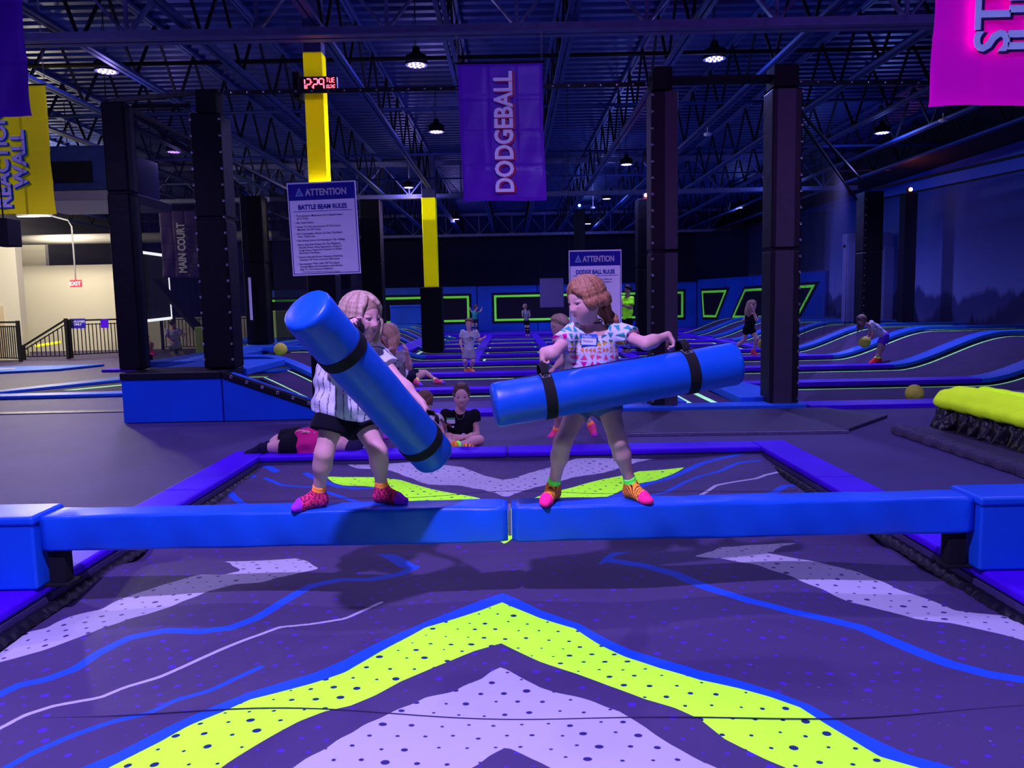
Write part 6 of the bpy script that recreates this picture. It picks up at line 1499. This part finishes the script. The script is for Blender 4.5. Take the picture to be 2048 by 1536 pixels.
# 9 staff member in a neon tee
ppl('person in a neon green tee standing behind the dodge ball rules sign', 20.9,
    dict(head=(1256, 580, 0), neck=(1256, 592, 0), sl=(1247, 598, .14), sr=(1263, 599, -.14), el=(1247, 613, .12), er=(1262, 616, -.22), wl=(1243, 607, -.1), wr=(1246, 611, -.30),
         hl=(1252, 643, .08), hr=(1258, 643, -.08), kl=(1251, 673, .06), kr=(1258, 673, -.08), al=(1250, 702, .06), ar=(1258, 703, -.08), tl=(1241, 704, .04), tr=(1248, 706, -.1)), 1.42, (-.85, -.5, -.15), z=.0, H=.235, res=.014, skin=(.42, .24, .17), adult=True,
    top=dict(col=(.75, 2.6, .05), mat=FLU, sleeve=.62, hem=-.05, loose=.02), bottom=dict(col=(.01, .01, .014), frac=.6, long=.9), hr_=dict(style='short', col=(.012, .008, .008), col2=(.05, .02, .04), n=80, face=40, vol=3, res=.011))
# 10 child running behind the right girl
(t, b_, tp, B), W10 = ppl('child with short blond hair in a grey tee running behind the right girl', 8.15,
    dict(head=(1118, 651, -.02), neck=(1130, 674, 0), sl=(1120, 690, -.10), sr=(1148, 690, .10), el=(1122, 722, -.16), er=(1166, 718, .14), wl=(1104, 740, -.26), wr=(1180, 738, .05),
         hl=(1131, 768, -.05), hr=(1148, 768, .06), kl=(1118, 818, -.10), kr=(1160, 812, .05), al=(1112, 862, 0), ar=(1184, 852, .06), tl=(1092, 873, -.03), tr=(1192, 872, .0)), 1.08, (-.90, -.40, -.18), res=.0095, H=.215,
    top=dict(col=(.40, .39, .43), sleeve=.5, hem=-.04, wr=.004), bottom=dict(col=(.10, .10, .14), frac=.75, flare=.012), hr_=dict(style='short', col=(.35, .20, .12), col2=(.85, .60, .42), n=90, face=42, vol=.8, res=.0075), sox=dict(col=(1.5, .12, .35), cuffcol=(2.2, .6, .1), toe=(.9, .06, .7), pattern='plain'))
# 11 girl in dark shorts striding
ppl('person with long blond hair and black clothes striding beside a column', 18.9,
    dict(head=(1504, 612, 0), neck=(1502, 625, 0), sl=(1511, 632, -.08), sr=(1494, 632, .08), el=(1513, 640, -.20), er=(1487, 640, .1), wl=(1505, 616, -.20), wr=(1520, 638, -.1),
         hl=(1502, 658, 0), hr=(1493, 658, 0), kl=(1514, 678, -.1), kr=(1489, 680, .1), al=(1506, 703, .0), ar=(1466, 698, .15), tl=(1517, 709, -.04), tr=(1457, 706, .12)), 1.20, (.75, -.6, -.2), res=.013,
    top=dict(col=(.010, .010, .016), sleeve=.2, hem=.0), bottom=dict(col=(.008, .008, .014), frac=.45), hr_=dict(style='long', col=(.30, .18, .10), col2=(.7, .48, .3), n=50, L=1.0, res=.012, down=(-.25, 0, -1)), sox=dict(col=(1.5, .1, .15), cuffcol=(1.6, .2, .1), toe=(1.5, .1, .1), pattern='plain'))
# 12 girl bending over with a ball
(t, b_, tp, B), W12 = ppl('child in white tee and purple shorts bending over with a yellow ball', 16.6,
    dict(head=(1724, 641, 0), neck=(1736, 650, 0), sl=(1746, 651, -.10), sr=(1742, 648, .12), el=(1746, 673, -.16), er=(1738, 671, .10), wl=(1735, 680, -.18), wr=(1731, 679, .02),
         hl=(1768, 672, -.07), hr=(1771, 671, .07), kl=(1758, 697, -.09), kr=(1765, 697, .07), al=(1759, 718, -.08), ar=(1750, 718, .08), tl=(1746, 723, -.12), tr=(1738, 723, .04)), 1.03, (-.75, -.35, -.65), headup=(-.5, 0, .8), res=.0105,
    top=dict(col=(.66, .66, .74), sleeve=.45, hem=.0), bottom=dict(col=(.22, .06, .80), frac=.62, flare=.02), hr_=dict(style='long', col=(.10, .05, .04), col2=(.42, .27, .2), n=60, L=.95, res=.010, face=50, down=(-.1, 0, -1)), sox=dict(col=(1.5, .12, .08), cuffcol=(1.0, 2.4, .15), toe=(1.5, .12, .1), pattern='plain'))
q = P(1729, 684, 16.45); ball((q[0], q[1], q[2]), .12, 'yellow rubber ball in the hands of the bending child')
# 13 boy in lavender tee on the left
ppl('child in a baggy lavender tee running away behind the left net', 21.6,
    dict(head=(346, 647, 0), neck=(345, 657, 0), sl=(334, 662, -.05), sr=(358, 661, .05), el=(336, 678, -.12), er=(366, 673, .05), wl=(345, 686, -.22), wr=(371, 664, -.05),
         hl=(343, 693, 0), hr=(356, 692, .05), kl=(346, 706, 0), kr=(363, 705, .12), al=(352, 716, .10), ar=(369, 712, .25), tl=(352, 721, .20), tr=(372, 716, .33)), 1.05, (.45, .85, 0), res=.014,
    top=dict(col=(.52, .50, .70), sleeve=.62, flare=.05, hem=-.09, loose=.03, wr=.006), bottom=dict(col=(.14, .14, .2), frac=.7), hr_=dict(style='short', col=(.08, .05, .04), n=40, res=.012), sox=dict(col=(1.3, .15, .5), cuffcol=(1.3, .15, .5), toe=(1.0, .1, .5), pattern='plain'))
# 14 seated dark figure beside the leftmost column
ppl('person in dark clothes with pink socks sitting beside the leftmost column', 21.5,
    dict(head=(282, 652, 0), neck=(283, 661, 0), sl=(275, 667, -.1), sr=(290, 667, .1), el=(275, 680, -.15), er=(297, 680, 0), wl=(290, 685, -.2), wr=(300, 686, -.1),
         hl=(280, 695, 0), hr=(286, 694, .1), kl=(298, 686, -.1), kr=(304, 688, .05), al=(300, 704, -.1), ar=(303, 703, .05), tl=(309, 707, -.12), tr=(311, 705, .03)), 1.1, (.8, -.5, -.2), res=.014,
    top=dict(col=(.05, .02, .16), sleeve=.6), bottom=dict(col=(.04, .05, .12), frac=.8), hr_=dict(style='short', col=(.03, .02, .02), n=40, res=.012), sox=dict(col=(1.4, .12, .4), cuffcol=(1.4, .12, .4), toe=(1.4, .12, .4), pattern='plain'))
tag(MB().box((P(265, 700, 21.5)[0], 21.2, .006), (P(292, 700, 21.5)[0], 21.9, .30)).build('low_bench', M_blackm, bevel=.02), 'low dark bench under the seated figure beside the leftmost column', 'bench')
# 15 two children sitting on the raised deck
ppl('child in a teal shirt sitting hunched on the raised deck under the left club', 23.6,
    dict(head=(561, 645, 0), neck=(557, 653, 0), sl=(554, 657, -.1), sr=(552, 657, .1), el=(562, 666, -.15), er=(560, 665, .1), wl=(571, 660, -.1), wr=(569, 660, .05),
         hl=(549, 671, -.06), hr=(551, 670, .08), kl=(571, 663, -.1), kr=(573, 664, .08), al=(570, 673, -.12), ar=(573, 673, .08), tl=(579, 673, -.16), tr=(581, 673, .04)), 1.0, (.9, -.4, -.3), res=.015,
    top=dict(col=(.03, .42, .33), sleeve=.5), bottom=dict(col=(.25, .22, .22), frac=.7), hr_=dict(style='bob', col=(.03, .02, .02), n=40, L=.4, res=.013))
ppl('child with dark hair in brown clothes sitting beside the teal one on the raised deck', 24.3,
    dict(head=(576, 642, 0), neck=(578, 651, 0), sl=(585, 656, -.05), sr=(572, 656, .05), el=(588, 665, -.1), er=(570, 666, -.1), wl=(580, 668, -.2), wr=(574, 668, -.2),
         hl=(584, 669, 0), hr=(577, 669, 0), kl=(590, 664, -.25), kr=(573, 664, -.25), al=(584, 672, -.35), ar=(577, 672, -.35), tl=(578, 672, -.38), tr=(572, 672, -.38)), 1.0, (-.2, -.9, -.3), res=.015, skin=(.45, .25, .18),
    top=dict(col=(.12, .05, .05), sleeve=.5), bottom=dict(col=(.08, .06, .06), frac=.7), hr_=dict(style='long', col=(.03, .015, .015), n=40, L=.6, res=.013))
